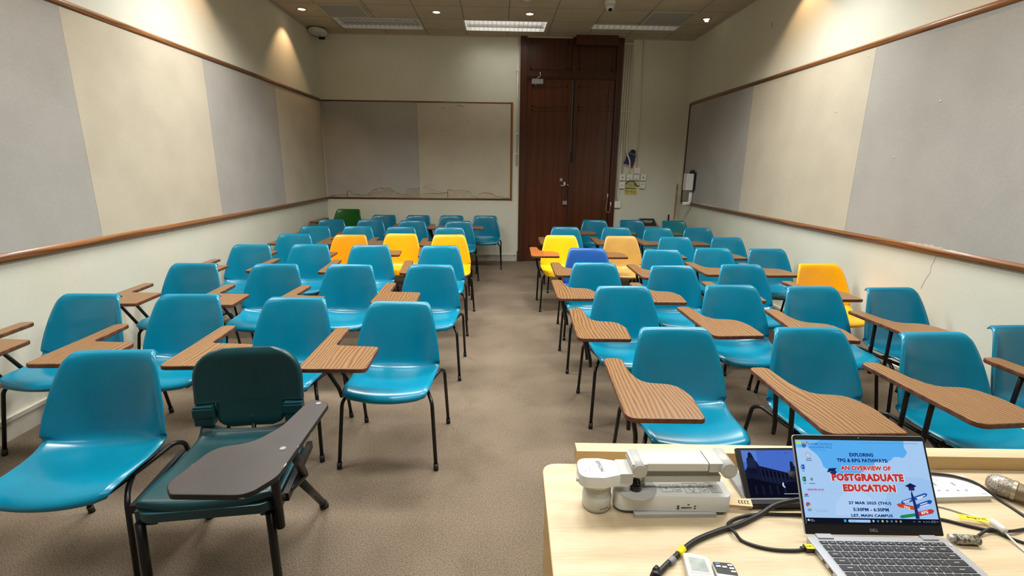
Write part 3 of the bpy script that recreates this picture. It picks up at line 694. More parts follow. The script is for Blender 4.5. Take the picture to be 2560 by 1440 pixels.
# ------------------------------------------------------------------ tablet-arm chairs
def shell_bm():
    prof = [(-.424, .372), (-.436, .387), (-.432, .404), (-.412, .416), (-.36, .420), (-.29, .414), (-.22, .406), (-.15, .402), (-.105, .410), (-.078, .436), (-.064, .480), (-.052, .540), (-.040, .605), (-.026, .670), (-.012, .725), (-.003, .750), (.005, .759), (.017, .763), (.030, .760)]
    hw = [.160, .186, .200, .209, .217, .219, .221, .226, .230, .231, .228, .221, .209, .194, .179, .170, .164, .158, .148]
    curl = [-.006, -.004, .002, .010, .016, .022, .032, .048, .066, .078, .080, .072, .060, .047, .036, .028, .022, .016, .010]
    bowf = [.026, .028, .024, .014, .006, .002, 0, 0, 0, 0, 0, 0, 0, 0, 0, 0, 0, 0, 0]
    topb = [0]*13+[.0, .004, .010, .014, .016, .016]
    k = 4
    C = catmull([(0, y, z) for y, z in prof], k)
    def ip(a):
        o = catmull([(v, 0, 0) for v in a], k); return [p.x for p in o]
    HW, CU, BF, TB = ip(hw), ip(curl), ip(bowf), ip(topb)
    bm = bmesh.new(); grid = []
    us = [-1, -.975, -.95, -.925, -.9, -.86, -.80, -.72, -.6, -.45, -.3, -.15, 0]; us = us+[-u for u in us[-2::-1]]
    nC = len(C)
    for i, c in enumerate(C):
        t = (C[min(i+1, nC-1)]-C[max(i-1, 0)]).normalized(); n = Vector((0, -t.z, t.y))
        if n.z < 0 and abs(t.y) > .5: n = -n
        n = Vector((0, -t.z, t.y))
        row = []
        for u in us:
            a = abs(u)
            lift = CU[i]*(a**2.6)
            if a > .90: lift -= ((a-.90)/.10)**1.5*.013
            p = Vector((u*HW[i], c.y, c.z))+n*lift
            p.y -= BF[i]*(1-u*u)
            p.z -= TB[i]*(a**3)
            row.append(bm.verts.new(p))
        grid.append(row)
    for a, b in zip(grid, grid[1:]):
        for j in range(len(us)-1):
            f = bm.faces.new((a[j], a[j+1], b[j+1], b[j])); f.smooth = True
    bmesh.ops.recalc_face_normals(bm, faces=bm.faces)
    up = sum((f.normal.z for f in bm.faces), 0)
    if up < 0: bmesh.ops.reverse_faces(bm, faces=bm.faces)
    bm.normal_update()
    # thickness
    top = list(bm.verts); off = {v: bm.verts.new(v.co-v.normal*.0055) for v in top}
    fs = list(bm.faces); be = [e for e in bm.edges if e.is_boundary]
    for f in fs:
        g = bm.faces.new([off[v] for v in reversed(f.verts)]); g.smooth = True
    for e in be:
        a, b = e.verts; bm.faces.new((a, b, off[b], off[a])).smooth = True
    return bm
def tabA(): return [(-.345, -.055, .03), (-.268, -.055, .03), (-.256, -.325, .028), (-.04, -.345, .03), (-.03, -.615, .03), (-.330, -.615, .03)]
def tabB(): return [(-.352, -.075, .03), (-.268, -.075, .03), (-.262, -.24, .04), (-.235, -.335, .09), (-.10, -.35, .09), (-.072, -.46, .08), (-.085, -.635, .02), (-.368, -.635, .05)]
def make_chair(tab, zt=.645, sy=0):
    root = empty('tablet_arm_chair')
    fin('seat_shell', shell_bm(), CH['blue'], root)
    for s in (-1, 1):
        # rear leg: rail under the seat that bends over and down
        bm = bmesh.new(); tube(bm, fillet([(s*.150, -.395, .374), (s*.185, -.22, .378), (s*.225, -.085, .398), (s*.242, -.045, .375), (s*.246, .035, .012)], .045, 8), .0095, 10)
        lg = fin('leg', bm, M['black'], root)
        bm = bmesh.new(); cyl(bm, (s*.2453, .029, .034), (s*.2463, .036, .0), .0125, seg=12); fin('foot_cap', bm, M['rubber'], lg)
        bm = bmesh.new(); cyl(bm, (s*.195, -.12, .372), (s*.195, -.12, .392), .009, seg=10); fin('knob', bm, M['rubber'], lg)
        # front leg
        bm = bmesh.new(); tube(bm, fillet([(s*.176, -.26, .374), (s*.205, -.335, .370), (s*.226, -.378, .345), (s*.246, -.43, .012)], .045, 8), .0095, 10)
        lg = fin('leg', bm, M['black'], root)
        bm = bmesh.new(); cyl(bm, (s*.2445, -.426, .034), (s*.2465, -.432, .0), .0125, seg=12); fin('foot_cap', bm, M['rubber'], lg)
    bm = bmesh.new(); tube(bm, [(-.186, -.22, .378), (0, -.22, .374), (.186, -.22, .378)], .008, 8); fin('cross_bar', bm, M['black'], root)
    bm = bmesh.new(); slab(bm, roundpoly(tab), zt-.021, zt, 0, 1, .004)
    tb = fin('writing_tablet', bm, [M['veneer'], M['vedge']], root)
    for dy in (0, -.115):
        bm = bmesh.new(); tube(bm, fillet([(-.246, -.205+dy, .352), (-.252, -.215+dy, .40), (-.308, -.315+sy+dy, zt-.026)], .02, 4), .010, 10)
        fin('strut', bm, M['black'], root)
    bm = bmesh.new(); box(bm, -.322, -.294, -.50, -.16, zt-.030, zt-.0205); fin('tablet_bracket', bm, M['black'], root)
    return root
protoA = make_chair(tabA()); protoB = make_chair(tabB(), sy=.045)
vm = {'A': protoA, 'B': protoB}; used = set()
TOFF = {'LA1': (0, -.03, .05), 'LA2': (0, .07, -.06), 'LD3': (4, .09, -.06), 'RD3': (0, .05, -.02), 'RD4': (0, .03, -.02), 'LH1': (-10, -.15, 0), 'LG1': (2.6, .06, -.08), 'LG2': (-.5, .03, -.12), 'LG3': (3, -.01, -.08), 'LG4': (1.4, .011, -.036), 'LF1': (2, .04, -.08), 'LF2': (2.3, .03, -.09), 'LF3': (-1.9, .04, -.15), 'LF4': (1, .017, -.042),
 'RG1': (-2, .005, -.02), 'RG2': (-.7, -.02, -.115), 'RG3': (1.4, -.032, .03), 'RG4': (0, .055, -.03), 'RF1': (-1.8, 0, -.027), 'RF2': (.9, -.03, -.006), 'RF3': (-8, .002, -.07), 'RE2': (-4.7, .01, -.013), 'RE3': (-6, .014, -.035)}
def place(typ, x, y, rz, colour, label, group, name='tablet_arm_chair', tabmat=None, s=1., key=None):
    if typ in used: c = copy_tree(vm[typ])
    else: c = vm[typ]; used.add(typ)
    c.location = (x, y, 0); c.rotation_euler = (0, 0, rz); c.scale = (s, s, s)
    for ch in c.children:
        b = ch.name.split('.')[0]
        if b == 'seat_shell' and colour != 'blue' and colour is not None:
            ch.data = SH[colour]; 
        if b == 'writing_tablet' and tabmat: ch.data = ch.data.copy(); ch.data.materials[0] = tabmat
    a, dx, dy = TOFF.get(key, (0, .02, -.05) if typ == 'A' else (0, 0, -.02))
    for ch in c.children:
        b = ch.name.split('.')[0]
        if b in ('writing_tablet', 'tablet_bracket'): ch.location = (dx, dy, 0); ch.rotation_euler.z = math.radians(a)
        if b == 'strut': ch.location = (dx*(.7 if key == 'LH1' else .4), dy*.4, 0)
    tag(c, label, 'chair', group); return c
SH = {}
base_me = [c for c in protoA.children if c.name.startswith('seat_shell')][0].data
for k_ in CH:
    me = base_me.copy(); me.name = 'seat_shell_'+k_; me.materials[0] = CH[k_]; SH[k_] = me
d2 = math.radians
GL = 'tablet-arm chairs in the left block'; GR = 'tablet-arm chairs in the right block'
# left block: (x, y, rotation deg, colour)
LROW = {
 'G': ('second', [(-2.33, 2.76, -1, 'blue'), (-1.77, 2.76, 1, 'blue'), (-1.14, 2.70, -2, 'blue'), (-.54, 2.62, -2, 'blue')]),
 'F': ('third', [(-2.29, 3.68, 0, 'blue'), (-1.68, 3.67, 0, 'blue'), (-1.12, 3.67, -2, 'blue'), (-.51, 3.68, -1, 'blue')]),
 'E': ('fourth', [(-2.31, 4.60, 0, 'blue'), (-1.78, 4.64, 0, 'blue'), (-1.21, 4.62, 3, 'blue'), (-.55, 4.61, 4, 'blue')]),
 'D': ('fifth', [(-2.21, 5.35, 0, 'blue'), (-1.60, 5.31, 0, 'orange'), (-1.075, 5.44, 0, 'amber'), (-.54, 5.38, 6, 'amber')]),
 'C': ('sixth', [(-2.255, 6.08, 0, 'blue'), (-1.735, 6.09, 0, 'blue'), (-1.20, 6.08, 0, 'blueb'), (-.60, 6.06, 2, 'blue')]),
 'B': ('seventh', [(-2.31, 6.85, 2, 'blueb'), (-1.78, 6.88, 2, 'blueb'), (-1.19, 6.82, 4, 'blueb'), (-.55, 6.80, 6, 'blueb')]),
 'A': ('last', [(-2.27, 7.52, -3, 'green'), (-1.745, 7.56, 0, 'blueb'), (-1.225, 7.56, 0, 'blueb'), (-.71, 7.56, 0, 'blueb'), (-.195, 7.58, 0, 'blueb')])}
COLN = {'blue': 'blue', 'blueb': 'blue', 'orange': 'orange', 'amber': 'amber yellow', 'green': 'dark green', 'teal': 'dark teal', 'navy': 'royal blue', 'yellow': 'yellow', 'tan': 'tan'}
posL = ['beside the left wall', 'second from the left wall', 'third from the left wall', 'beside the centre aisle']
posA = ['by left wall', 'right of the green chair', 'third along', 'second from the aisle', 'at the aisle end']
for k_, (rn, row) in LROW.items():
    for i, (x, y, rz, c) in enumerate(row):
        p = (posA if k_ == 'A' else posL)[i]
        lab = '%s tablet-arm chair in %s row of left block, %s' % (COLN[c], rn, p)
        if k_ == 'A': lab = '%s chair in last left row by back wall, %s' % (COLN[c], p)
        if k_ == 'A' and i == 0: lab = 'dark green taller chair against the back wall in left corner'
        ch = place('A', x, y, d2(rz), c, lab, None if c in ('green', 'orange') else GL, key='L%s%d' % (k_, i+1))
        if c == 'green': ch.scale = (1.03, 1.03, 1.115)
place('A', -1.54, 1.87, d2(3), 'blue', 'foremost blue chair at the left edge, beside the dark teal chair', GL, key='LH1')
RROW = {
 'G': ('front', [(.84, 2.18, 0, 'blue'), (1.49, 2.18, 1, 'blue'), (2.05, 2.11, 2, 'blue'), (2.60, 2.22, 2, 'blueb')]),
 'F': ('second', [(.80, 3.01, 0, 'blue'), (1.52, 3.05, 1, 'blue'), (2.04, 3.02, 2, 'blue'), (2.555, 3.0, 3, 'blueb')]),
 'E': ('third', [(.77, 3.80, 0, 'blue'), (1.36, 3.70, 2, 'blue'), (1.94, 3.76, 1, 'blue'), (2.60, 3.80, 0, 'amber')]),
 'D': ('fourth', [(.84, 4.52, 0, 'navy'), (1.53, 4.46, 1, 'blue'), (2.065, 4.58, 0, 'blue'), (2.585, 4.56, 0, 'blueb')]),
 'C': ('fifth', [(.70, 5.40, 0, 'yellow'), (1.37, 5.37, 1, 'tan'), (1.97, 5.35, 0, 'blue'), (2.55, 5.34, 2, 'blueb')]),
 'B': ('sixth', [(.86, 6.20, 0, 'blue'), (1.52, 6.22, 0, 'blue'), (2.05, 6.19, 0, 'blue'), (2.568, 6.20, 0, 'blueb')]),
 'A': ('last', [(1.41, 7.10, 0, 'blueb'), (1.96, 7.12, 0, 'blueb'), (2.56, 7.06, 2, 'teal')])}
posR = ['beside the centre aisle', 'second from the aisle', 'third from the aisle', 'beside the right wall']
posRA = ['in front of the door', 'left of the dark box', 'right of the dark box']
for k_, (rn, row) in RROW.items():
    for i, (x, y, rz, c) in enumerate(row):
        p = (posRA if k_ == 'A' else posR)[i]
        lab = '%s tablet-arm chair in %s row of right block, %s' % (COLN[c], rn, p)
        place('B', x, y, d2(rz), c, lab, None if c in ('navy', 'yellow', 'tan', 'teal') else GR, tabmat=M['veneer2'] if c == 'yellow' else None, key='R%s%d' % (k_, i+1))

# ------------------------------------------------------------------ dark teal chair with the black tablet
def teal_chair():
    ox, oy, rz = -.985, 1.635, .12
    root = empty('folding_tablet_chair', (ox, oy, 0), rz)
    Ri = Matrix.Rotation(-rz, 3, 'Z')
    loc = lambda x, y, z: tuple(Ri @ Vector((x-ox, y-oy, z)))
    # seat pan: curved sheet, side skirts
    prof = [(-.245, .372), (-.252, .40), (-.247, .425), (-.22, .437), (-.12, .432), (-.02, .424), (.06, .422), (.125, .426), (.160, .440), (.186, .468), (.200, .505)]
    hw = [.198, .205, .208, .210, .208, .205, .200, .195, .192, .190, .190]
    C = catmull([(0, y, z) for y, z in prof], 4); HW = [p.x for p in catmull([(a, 0, 0) for a in hw], 4)]
    bm = bmesh.new(); us = [-1, -.97, -.9, -.8, -.6, -.3, 0, .3, .6, .8, .9, .97, 1]; g = []
    for i, c in enumerate(C):
        row = []
        for u in us:
            a = abs(u); fr = max(0, 1-i/12)
            row.append(bm.verts.new((u*HW[i], c.y+.05*a**4*fr - (0 if i < len(C)-8 else 0), c.z-(.012 if a > .98 else 0)+.006*a**2-(max(0, i-(len(C)-12))/11)**1.3*.062*(1-a**4))))
        g.append(row)
    for a, b in zip(g, g[1:]):
        for j in range(len(us)-1): bm.faces.new((a[j], a[j+1], b[j+1], b[j])).smooth = True
    bmesh.ops.recalc_face_normals(bm, faces=bm.faces)
    if sum(f.normal.z for f in bm.faces) < 0: bmesh.ops.reverse_faces(bm, faces=bm.faces)
    bm.normal_update(); off = {v: bm.verts.new(v.co-v.normal*.008) for v in list(bm.verts)}
    fs = list(bm.faces); be = [e for e in bm.edges if e.is_boundary]
    for f in fs: bm.faces.new([off[v] for v in reversed(f.verts)]).smooth = True
    for e in be: a, b = e.verts; bm.faces.new((a, b, off[b], off[a])).smooth = True
    seat = fin('seat', bm, CH['dkteal'], root)
    bm = bmesh.new()
    slab(bm, roundpoly([(-.220, -.205, .02), (-.185, -.255, .05), (.185, -.255, .05), (.220, -.205, .02), (.220, .12, .02), (-.220, .12, .02)]), .372, .408, 0, 0, .004)
    for s in (-1, 1): box(bm, s*.190-.03, s*.190+.03, -.225, -.16, .345, .40)
    fin('seat_skirt', bm, CH['dkteal'], seat, bevel=.004)
    # hinge blocks
    for s in (-1, 1):
        bm = bmesh.new(); box(bm, s*.171-.034, s*.171+.036, .178, .215, .475, .556); box(bm, s*.171-.035, s*.171+.039, .171, .19, .515, .548)
        fin('back_hinge', bm, CH['dkteal'], root, bevel=.006)
    # back pad: a curved sheet, narrower between the hinge blocks
    T = Matrix.Translation((0, .215, .615)) @ Euler((PI/2-.10, 0, 0)).to_matrix().to_4x4()
    rowsv = []
    for k in range(25):
        v = -.165+.33*k/24
        if v > .05: q = (v-.05)/.116; h = .206-.12*(1-math.sqrt(max(0, 1-q*q)))
        elif v > -.055: h = .208
        else: q = min(1, max(0, (-.105-v)/.061)); h = .134-.06*(1-math.sqrt(max(0, 1-q*q)))
        rowsv.append((v, h))
    rowsv.insert([i for i, r in enumerate(rowsv) if r[0] > -.055][0], (-.0545, .208)); rowsv.insert([i for i, r in enumerate(rowsv) if r[0] > -.0549][0], (-.0555, .134))
    bm = bmesh.new(); us = [-1, -.97, -.92, -.84, -.7, -.5, -.25, 0, .25, .5, .7, .84, .92, .97, 1]; F_, K_ = [], []
    for i, (v, h) in enumerate(rowsv):
        e = .012 if i in (0, len(rowsv)-1) else .004 if i in (1, len(rowsv)-2) else 0
        F_.append([bm.verts.new(T @ Vector((u*h, v, .030*(u*h/.226)**2-.008*(1-(v/.165)**2)-(.012 if abs(u) == 1 else .004 if abs(u) > .95 else 0)-e))) for u in us])
        K_.append([bm.verts.new(T @ Vector((u*h, v, .030*(u*h/.226)**2-.008*(1-(v/.165)**2)-.026))) for u in us])
    n_ = len(us)
    for i in range(len(rowsv)-1):
        for j in range(n_-1):
            bm.faces.new((F_[i][j], F_[i][j+1], F_[i+1][j+1], F_[i+1][j])); bm.faces.new((K_[i][j+1], K_[i][j], K_[i+1][j], K_[i+1][j+1]))
        for j in (0, n_-1): bm.faces.new((F_[i][j], F_[i+1][j], K_[i+1][j], K_[i][j]) if j == 0 else (F_[i+1][j], F_[i][j], K_[i][j], K_[i+1][j]))
    for j in range(n_-1): bm.faces.new((F_[0][j+1], F_[0][j], K_[0][j], K_[0][j+1])); bm.faces.new((F_[-1][j], F_[-1][j+1], K_[-1][j+1], K_[-1][j]))
    fin('backrest', bm, CH['dkteal'], root, smooth=True, sharp=50)
    # legs: flat oval steel tube
    for s in (-1, 1):
        bm = bmesh.new(); tube(bm, [(s*.200-.008, -.228, .36), (s*.206-.008, -.242, .012)], .0165, 12, flat=.85); lg = fin('leg', bm, M['black'], root)
        bm = bmesh.new(); cyl(bm, (s*.2056-.008, -.2412, .03), (s*.2064-.008, -.2425, 0), .019, seg=12); fin('foot_cap', bm, M['rubber'], lg)
        bm = bmesh.new(); tube(bm, [(s*.225, -.06, .385), (s*.238, .25, .014)], .0165, 12, flat=.85); lg = fin('leg', bm, M['black'], root)
        bm = bmesh.new(); cyl(bm, (s*.2375, .238, .028), (s*.2382, .252, 0), .019, seg=12); fin('foot_cap', bm, M['rubber'], lg)
        bm = bmesh.new(); box(bm, s*.238-.010, s*.238+.010, -.20, .13, .375, .405); fin('side_rail', bm, M['black'], root, bevel=.003)
    bm = bmesh.new(); tube(bm, [(0, .215, .50), (0, .215, .36), (0, .10, .36)], .009, 8); fin('back_support', bm, M['black'], root)
    # tablet, measured in room coordinates
    zt = .66
    W = [(-.893, 1.165, .05), (-.855, 1.123, .02), (-.655, 1.118, .06), (-.608, 1.20, .08), (-.609, 1.40, .1), (-.610, 1.63, .035), (-.690, 1.665, .035), (-.712, 1.47, .15), (-.76, 1.37, .1), (-.862, 1.345, .07)]
    out = [(lambda p: (p[0], p[1], r))(loc(x, y, 0)) for x, y, r in W]
    bm = bmesh.new(); slab(bm, roundpoly(out, 8), zt-.018, zt, 0, 1, .003)
    tb = fin('writing_tablet', bm, [M['dktop'], M['dkedge']], root); tb['label'] = 'dark grey writing tablet with chipped edge'
    for x, y in ((-.652, 1.335), (-.648, 1.625)):
        p = loc(x, y, zt); bm = bmesh.new(); cyl(bm, (p[0], p[1], zt-.001), (p[0], p[1], zt+.0015), .009, seg=18); fin('rivet', bm, M['midgrey'], tb)
    a = loc(-.66, 1.33, .40); b = loc(-.655, 1.32, zt-.018)
    bm = bmesh.new(); tube(bm, [loc(-.735, 1.43, .30), loc(-.735, 1.43, .42), loc(-.672, 1.30, zt-.02)], .014, 10); fin('strut', bm, M['black'], root)
    bm = bmesh.new(); tube(bm, [loc(-.715, 1.60, .385), loc(-.665, 1.40, zt-.02)], .015, 10); fin('strut', bm, M['black'], root)
    bm = bmesh.new(); tube(bm, [loc(-.74, 1.43, .395), loc(-.71, 1.60, .385)], .012, 8); fin('tablet_bracket', bm, M['black'], root)
    tag(root, 'dark teal padded-back chair with a dark grey writing tablet in the front left', 'chair')
M['dktop'] = noisy('dark_laminate', srgb(60, 52, 50), srgb(50, 44, 43), 5, 6, .45, fine=(80, .92, 1.04))
def chipped():
    m = noisy('chipped_edge', (.012, .011, .011), (.45, .43, .4), 28, 8, .5, .30, .36, stretch=(1, 1, 3)); return m
M['dkedge'] = chipped()
teal_chair()
#DESK
# ------------------------------------------------------------------ teaching desk
ZD = .70
def grp(name, loc, label, cat, group=None):
    return tag(empty(name, loc), label, cat, group)
def part(name, bm, m, parent, **k):
    g = parent; off = Vector((0, 0, 0))
    while g is not None: off += Vector(g.location); g = g.parent
    return fin(name, bm, m, parent, loc=tuple(-off), **k)
t = grp('teaching_desk', (.9, .6, 0), 'pale wood teaching desk with a raised strip along its far edge', 'desk')
bm = bmesh.new(); slab(bm, roundpoly([(.125, 1.192, .045), (1.90, 1.128, .02), (1.87, .12, .02), (.095, .16, .04)], 8), ZD-.024, ZD, 0, 1, .002)
part('desktop', bm, [M['desk'], M['deskside']], t)
bm = bmesh.new()
def quadbox(bm, P, z0, z1): slab(bm, [Vector(p) for p in P], z0, z1)
quadbox(bm, [(.135, 1.180), (.155, 1.180), (.128, .20), (.108, .20)], 0, ZD-.025)
part('side_panel', bm, M['deskside'], t)
bm = bmesh.new(); quadbox(bm, [(.156, 1.178), (1.885, 1.115), (1.885, 1.095), (.156, 1.158)], .0, ZD-.025); part('front_panel', bm, M['deskside'], t)
bm = bmesh.new(); quadbox(bm, [(1.865, 1.09), (1.885, 1.09), (1.86, .20), (1.84, .20)], 0, ZD-.025); part('side_panel', bm, M['deskside'], t)
bm = bmesh.new(); slab(bm, [Vector(p) for p in ((.2215, 1.194), (1.90, 1.137), (1.90, 1.092), (.2205, 1.151))][::1], ZD+.0005, ZD+.040, 0, 1, .0015)
for v in bm.verts: v.co.y += .036 if v.co.x < 1 else .034
part('raised_strip', bm, [M['desk'], M['deskside']], t)
# ---- document camera
t = grp('document_camera', (.4, 1.02, ZD), 'white folded document camera lying on the left of the desk', 'document camera')
bm = bmesh.new(); slab(bm, roundpoly([(.280, .985, .03), (.556, .974, .02), (.562, 1.08, .02), (.286, 1.072, .03)], 8), ZD+.008, ZD+.052, 0, 0, .003)
base = part('base', bm, M['whitehi'], t, smooth=True, sharp=30)
bm = bmesh.new(); slab(bm, roundpoly([(.288, .992, .025), (.55, .981, .02), (.555, 1.07, .02), (.293, 1.065, .025)], 6), ZD+.0, ZD+.0085)
for v in bm.verts: pass
part('foot', bm, M['midgrey'], base)
part('foot_step', B(.325, .52, .970, .984, ZD+.0, ZD+.010), M['ltgrey'], base, bevel=.002)
bm = bmesh.new(); lathe(bm, [(.050, 0), (.050, .0015), (0, .0018)], c=(.335, 1.015, ZD+.0517)); part('turntable', bm, M['ltgrey'], base, smooth=True, sharp=30)
zt_ = ZD+.0525
def rect(bm, x0, x1, y0, y1, z, w=.0008):
    for a in ((x0, x1, y0, y0+w), (x0, x1, y1-w, y1), (x0, x0+w, y0, y1), (x1-w, x1, y0, y1)): box(bm, *a, z, z+.0002)
bm = bmesh.new()
rect(bm, .395, .423, .995, 1.022, zt_); rect(bm, .428, .442, .995, 1.022, zt_); rect(bm, .452, .488, .990, 1.027, zt_); rect(bm, .463, .476, 1.0, 1.013, zt_)
rect(bm, .493, .508, .992, 1.022, zt_); rect(bm, .512, .54, 1.028, 1.042, zt_)
for x, y in ((.435, 1.013), (.435, 1.002), (.47, 1.019), (.47, .995), (.50, 1.012), (.50, 1.0)): box(bm, x-.003, x+.003, y-.0015, y+.0015, zt_, zt_+.0002)
cyl(bm, (.409, 1.009, zt_), (.409, 1.009, zt_+.0002), .003, seg=12)
part('button_outlines', bm, M['midgrey'], base)
bm = bmesh.new(); slab(bm, roundpoly([(.512, .990, .004), (.539, .989, .004), (.541, 1.022, .004), (.514, 1.023, .004)], 4), zt_-.001, zt_+.001); part('square_button', bm, M['ltgrey'], base)
bm = bmesh.new(); Tx = Matrix.Translation((.526, 1.006, zt_+.0013)); text_bm(bm, 'Freeze', Tx, width=.014, mi=0); part('button_text', bm, M['midgrey'], base)
bm = bmesh.new(); box(bm, .437, .462, .9773, .9785, ZD+.0205, ZD+.0225)
for a in (.427, .467):
    for dz in (0, .006): box(bm, a, a+.005, .9773, .9785, ZD+.018+dz, ZD+.021+dz)
box(bm, .451, .456, .9773, .9785, ZD+.029, ZD+.031)
part('card_slot', bm, M['ink'], base)
# sensor window
bm = bmesh.new(); cyl(bm, (.345, 1.03, ZD+.052), (.345, 1.03, ZD+.068), .018, .014, seg=20); part('pivot', bm, M['ltgrey'], base)
bm = bmesh.new(); cyl(bm, (.333, 1.006, ZD+.053), (.333, 1.008, ZD+.072), .014, .012, seg=20); lathe(bm, [(.012, 0), (.009, .006), (0, .008)], c=(.333, 1.008, ZD+.072)); part('sensor_window', bm, nmat('black_gloss', (.01, .006, .006), .08), base)
# arms
bm = bmesh.new(); box(bm, .352, .535, 1.002, 1.045, ZD+.074, ZD+.090); part('lower_arm', bm, M['ltgrey'], t, bevel=.004)
bm = bmesh.new(); slab(bm, roundpoly([(.352, .996, .004), (.50, .994, .004), (.50, 1.050, .004), (.352, 1.050, .004)], 3), ZD+.106, ZD+.128, 0, 1, .003); up = part('upper_arm', bm, [M['whitehi'], M['white']], t)
bm = bmesh.new(); box(bm, .318, .353, .994, 1.051, ZD+.102, ZD+.127); part('arm_cap', bm, M['ltgrey'], up, bevel=.003)
part('arm_cap', B(.501, .538, .993, 1.051, ZD+.106, ZD+.1285), M['ltgrey'], up, bevel=.003)
for x, z in ((.545, ZD+.122), (.334, ZD+.122)):
    bm = bmesh.new(); cyl(bm, (x, .984, z-.008), (x, 1.055, z-.008), .019 if x > .5 else .0165, seg=28); cyl(bm, (x, .9825, z-.008), (x, .985, z-.008), .014, seg=24)
    part('hinge', bm, M['ltgrey'], t, bevel=.001)
# head
out = roundpoly([(.192, .978, .028), (.250, .975, .02), (.288, .986, .01), (.318, .988, .0), (.318, 1.044, 0), (.285, 1.045, .01), (.25, 1.055, .02), (.194, 1.055, .03)], 8)
bm = bmesh.new(); slab(bm, out, ZD+.075, ZD+.106, 0, 0, .003); hd = part('head', bm, M['whitehi'], t, smooth=True, sharp=30)
part('head_neck', B(.289, .319, .986, 1.045, ZD+.082, ZD+.1075), M['ltgrey'], hd, bevel=.002)
bm = bmesh.new(); text_bm(bm, 'EPSON', Matrix.Translation((.247, 1.02, ZD+.1064)) @ Matrix.Rotation(-PI/2+.12, 4, 'Z'), width=.040, height=.0095, bold=.01); part('lettering', bm, M['ink'], hd)
bm = bmesh.new(); box(bm, .208, .211, 1.0, 1.005, ZD+.1062, ZD+.1064)
for i in range(3): box(bm, .218, .2205, 1.012-i*.006, 1.0145-i*.006, ZD+.1062, ZD+.1064)
part('indicator_marks', bm, M['midgrey'], hd)
bm = bmesh.new(); pr = [(0, .0), (.031, .0), (.0345, .006), (.0355, .032), (.034, .038)]
for i in range(6): pr += [(.0335, .040+i*.0045), (.0320, .042+i*.0045)]
pr += [(.034, .068), (.036, .075), (0, .076)]
lathe(bm, pr, c=(.243, 1.018, ZD), seg=40); ln = part('lens_barrel', bm, M['white'], hd, smooth=True, sharp=50)
bm = bmesh.new(); lathe(bm, [(.0312, .0), (.0335, .003), (.0349, .0065)], c=(.243, 1.018, ZD), seg=40); part('lens_ring', bm, M['ltgrey'], ln)
bm = bmesh.new()
for i, a in enumerate((-1.45, -1.28, -1.11, -.94)):
    c = Vector((.243+.0356*math.cos(a), 1.018+.0356*math.sin(a), ZD+.015)); q = (Matrix.Translation(c) @ Matrix.Rotation(a+PI/2, 4, 'Z') @ Matrix.Rotation(PI/2, 4, 'X'))
    for k in range(3 if i in (0, 1) else 4):
        b_ = k*2*PI/(3 if i in (0, 1) else 4); p, p2 = Vector((.0022*math.cos(b_), .0022*math.sin(b_), 0)), Vector((.0022*math.cos(b_+2.1), .0022*math.sin(b_+2.1), 0))
        tube(bm, [q @ p, q @ p2], .0003, 4)
part('lens_symbols', bm, M['ink'], ln)
bm = bmesh.new(); cyl(bm, (.188, 1.0, ZD+.085), (.196, 1.0, ZD+.085), .005, seg=12); part('side_button', bm, M['white'], hd)
# tag beside it
t = grp('tag_label', (.585, 1.0, ZD+.012), 'small clear tag with dark numbers beside the document camera', 'label')
T = Matrix.Translation((.588, .999, ZD+.020)) @ Matrix.Rotation(-.14, 4, 'Z') @ Matrix.Rotation(.35, 4, 'X')
bm = bmesh.new(); box(bm, -.028, .028, -.010, .010, -.0095, .0, T=T); part('plug_body', bm, M['beigepl'], t, bevel=.001)
bm = bmesh.new(); text_bm(bm, '2333', T @ Matrix.Translation((.009, 0, .0006)) @ Matrix.Rotation(PI, 4, 'Z'), width=.026, height=.009, bold=.01); part('numbers', bm, M['ink'], t)

# ---- screens: artwork drawn as coloured shapes on the lit panel
EM = {}
def em(r, g, b, s=1.):
    k = (r, g, b)
    if k not in EM: EM[k] = emis('screen_%d_%d_%d' % k, srgb(*k), s)
    return EM[k]
class Art:
    def __init__(self, T, w, h): self.T, self.w, self.h, self.bm, self.mats, self.n = T, w, h, bmesh.new(), [], 0
    def mi(self, c):
        m = em(*c)
        if m not in self.mats: self.mats.append(m)
        return self.mats.index(m)
    def z(self): self.n += 1; return .0003+self.n*.000012
    def poly(self, P, c):
        z = self.z(); vs = [self.bm.verts.new(self.T @ Vector((u*self.w, v*self.h, z))) for u, v in P]
        f = self.bm.faces.new(vs); f.material_index = self.mi(c)
    def rect(self, u0, u1, v0, v1, c): self.poly([(u0, v0), (u1, v0), (u1, v1), (u0, v1)], c)
    def disc(self, u, v, r, c, n=20, a0=0, a1=2*PI):
        self.poly([(u+r*math.cos(a0+(a1-a0)*i/n), v+r*self.w/self.h*math.sin(a0+(a1-a0)*i/n)) for i in range(n if a1-a0 > 6.2 else n+1)], c)
    def text(self, s, u0, u1, v, hv, c, bold=.03, rot=0):
        z = self.z(); text_bm(self.bm, s, self.T @ Matrix.Translation(((u0+u1)/2*self.w, v*self.h, z)) @ Matrix.Rotation(rot, 4, 'Z'), width=(u1-u0)*self.w, height=hv*self.h, mi=self.mi(c), bold=bold)
    def done(self, name, parent):
        return part(name, self.bm, self.mats, parent)
NAVY, RED, BLU, SKY, CLD = (20, 48, 120), (196, 58, 52), (40, 120, 200), (92, 178, 246), (172, 208, 248)
rzL = -.035; hx, hy = .8385, .887
TB = Matrix.Translation((hx, hy, ZD)) @ Matrix.Rotation(rzL, 4, 'Z')
t = grp('laptop', (hx, hy, ZD), 'open silver laptop showing a postgraduate education slide on the right of the desk', 'laptop')
def pbm(f): bm = bmesh.new(); f(bm); return bm
def pt(name, bm, m, par, **k): return part(name, bm, m, par, **k)
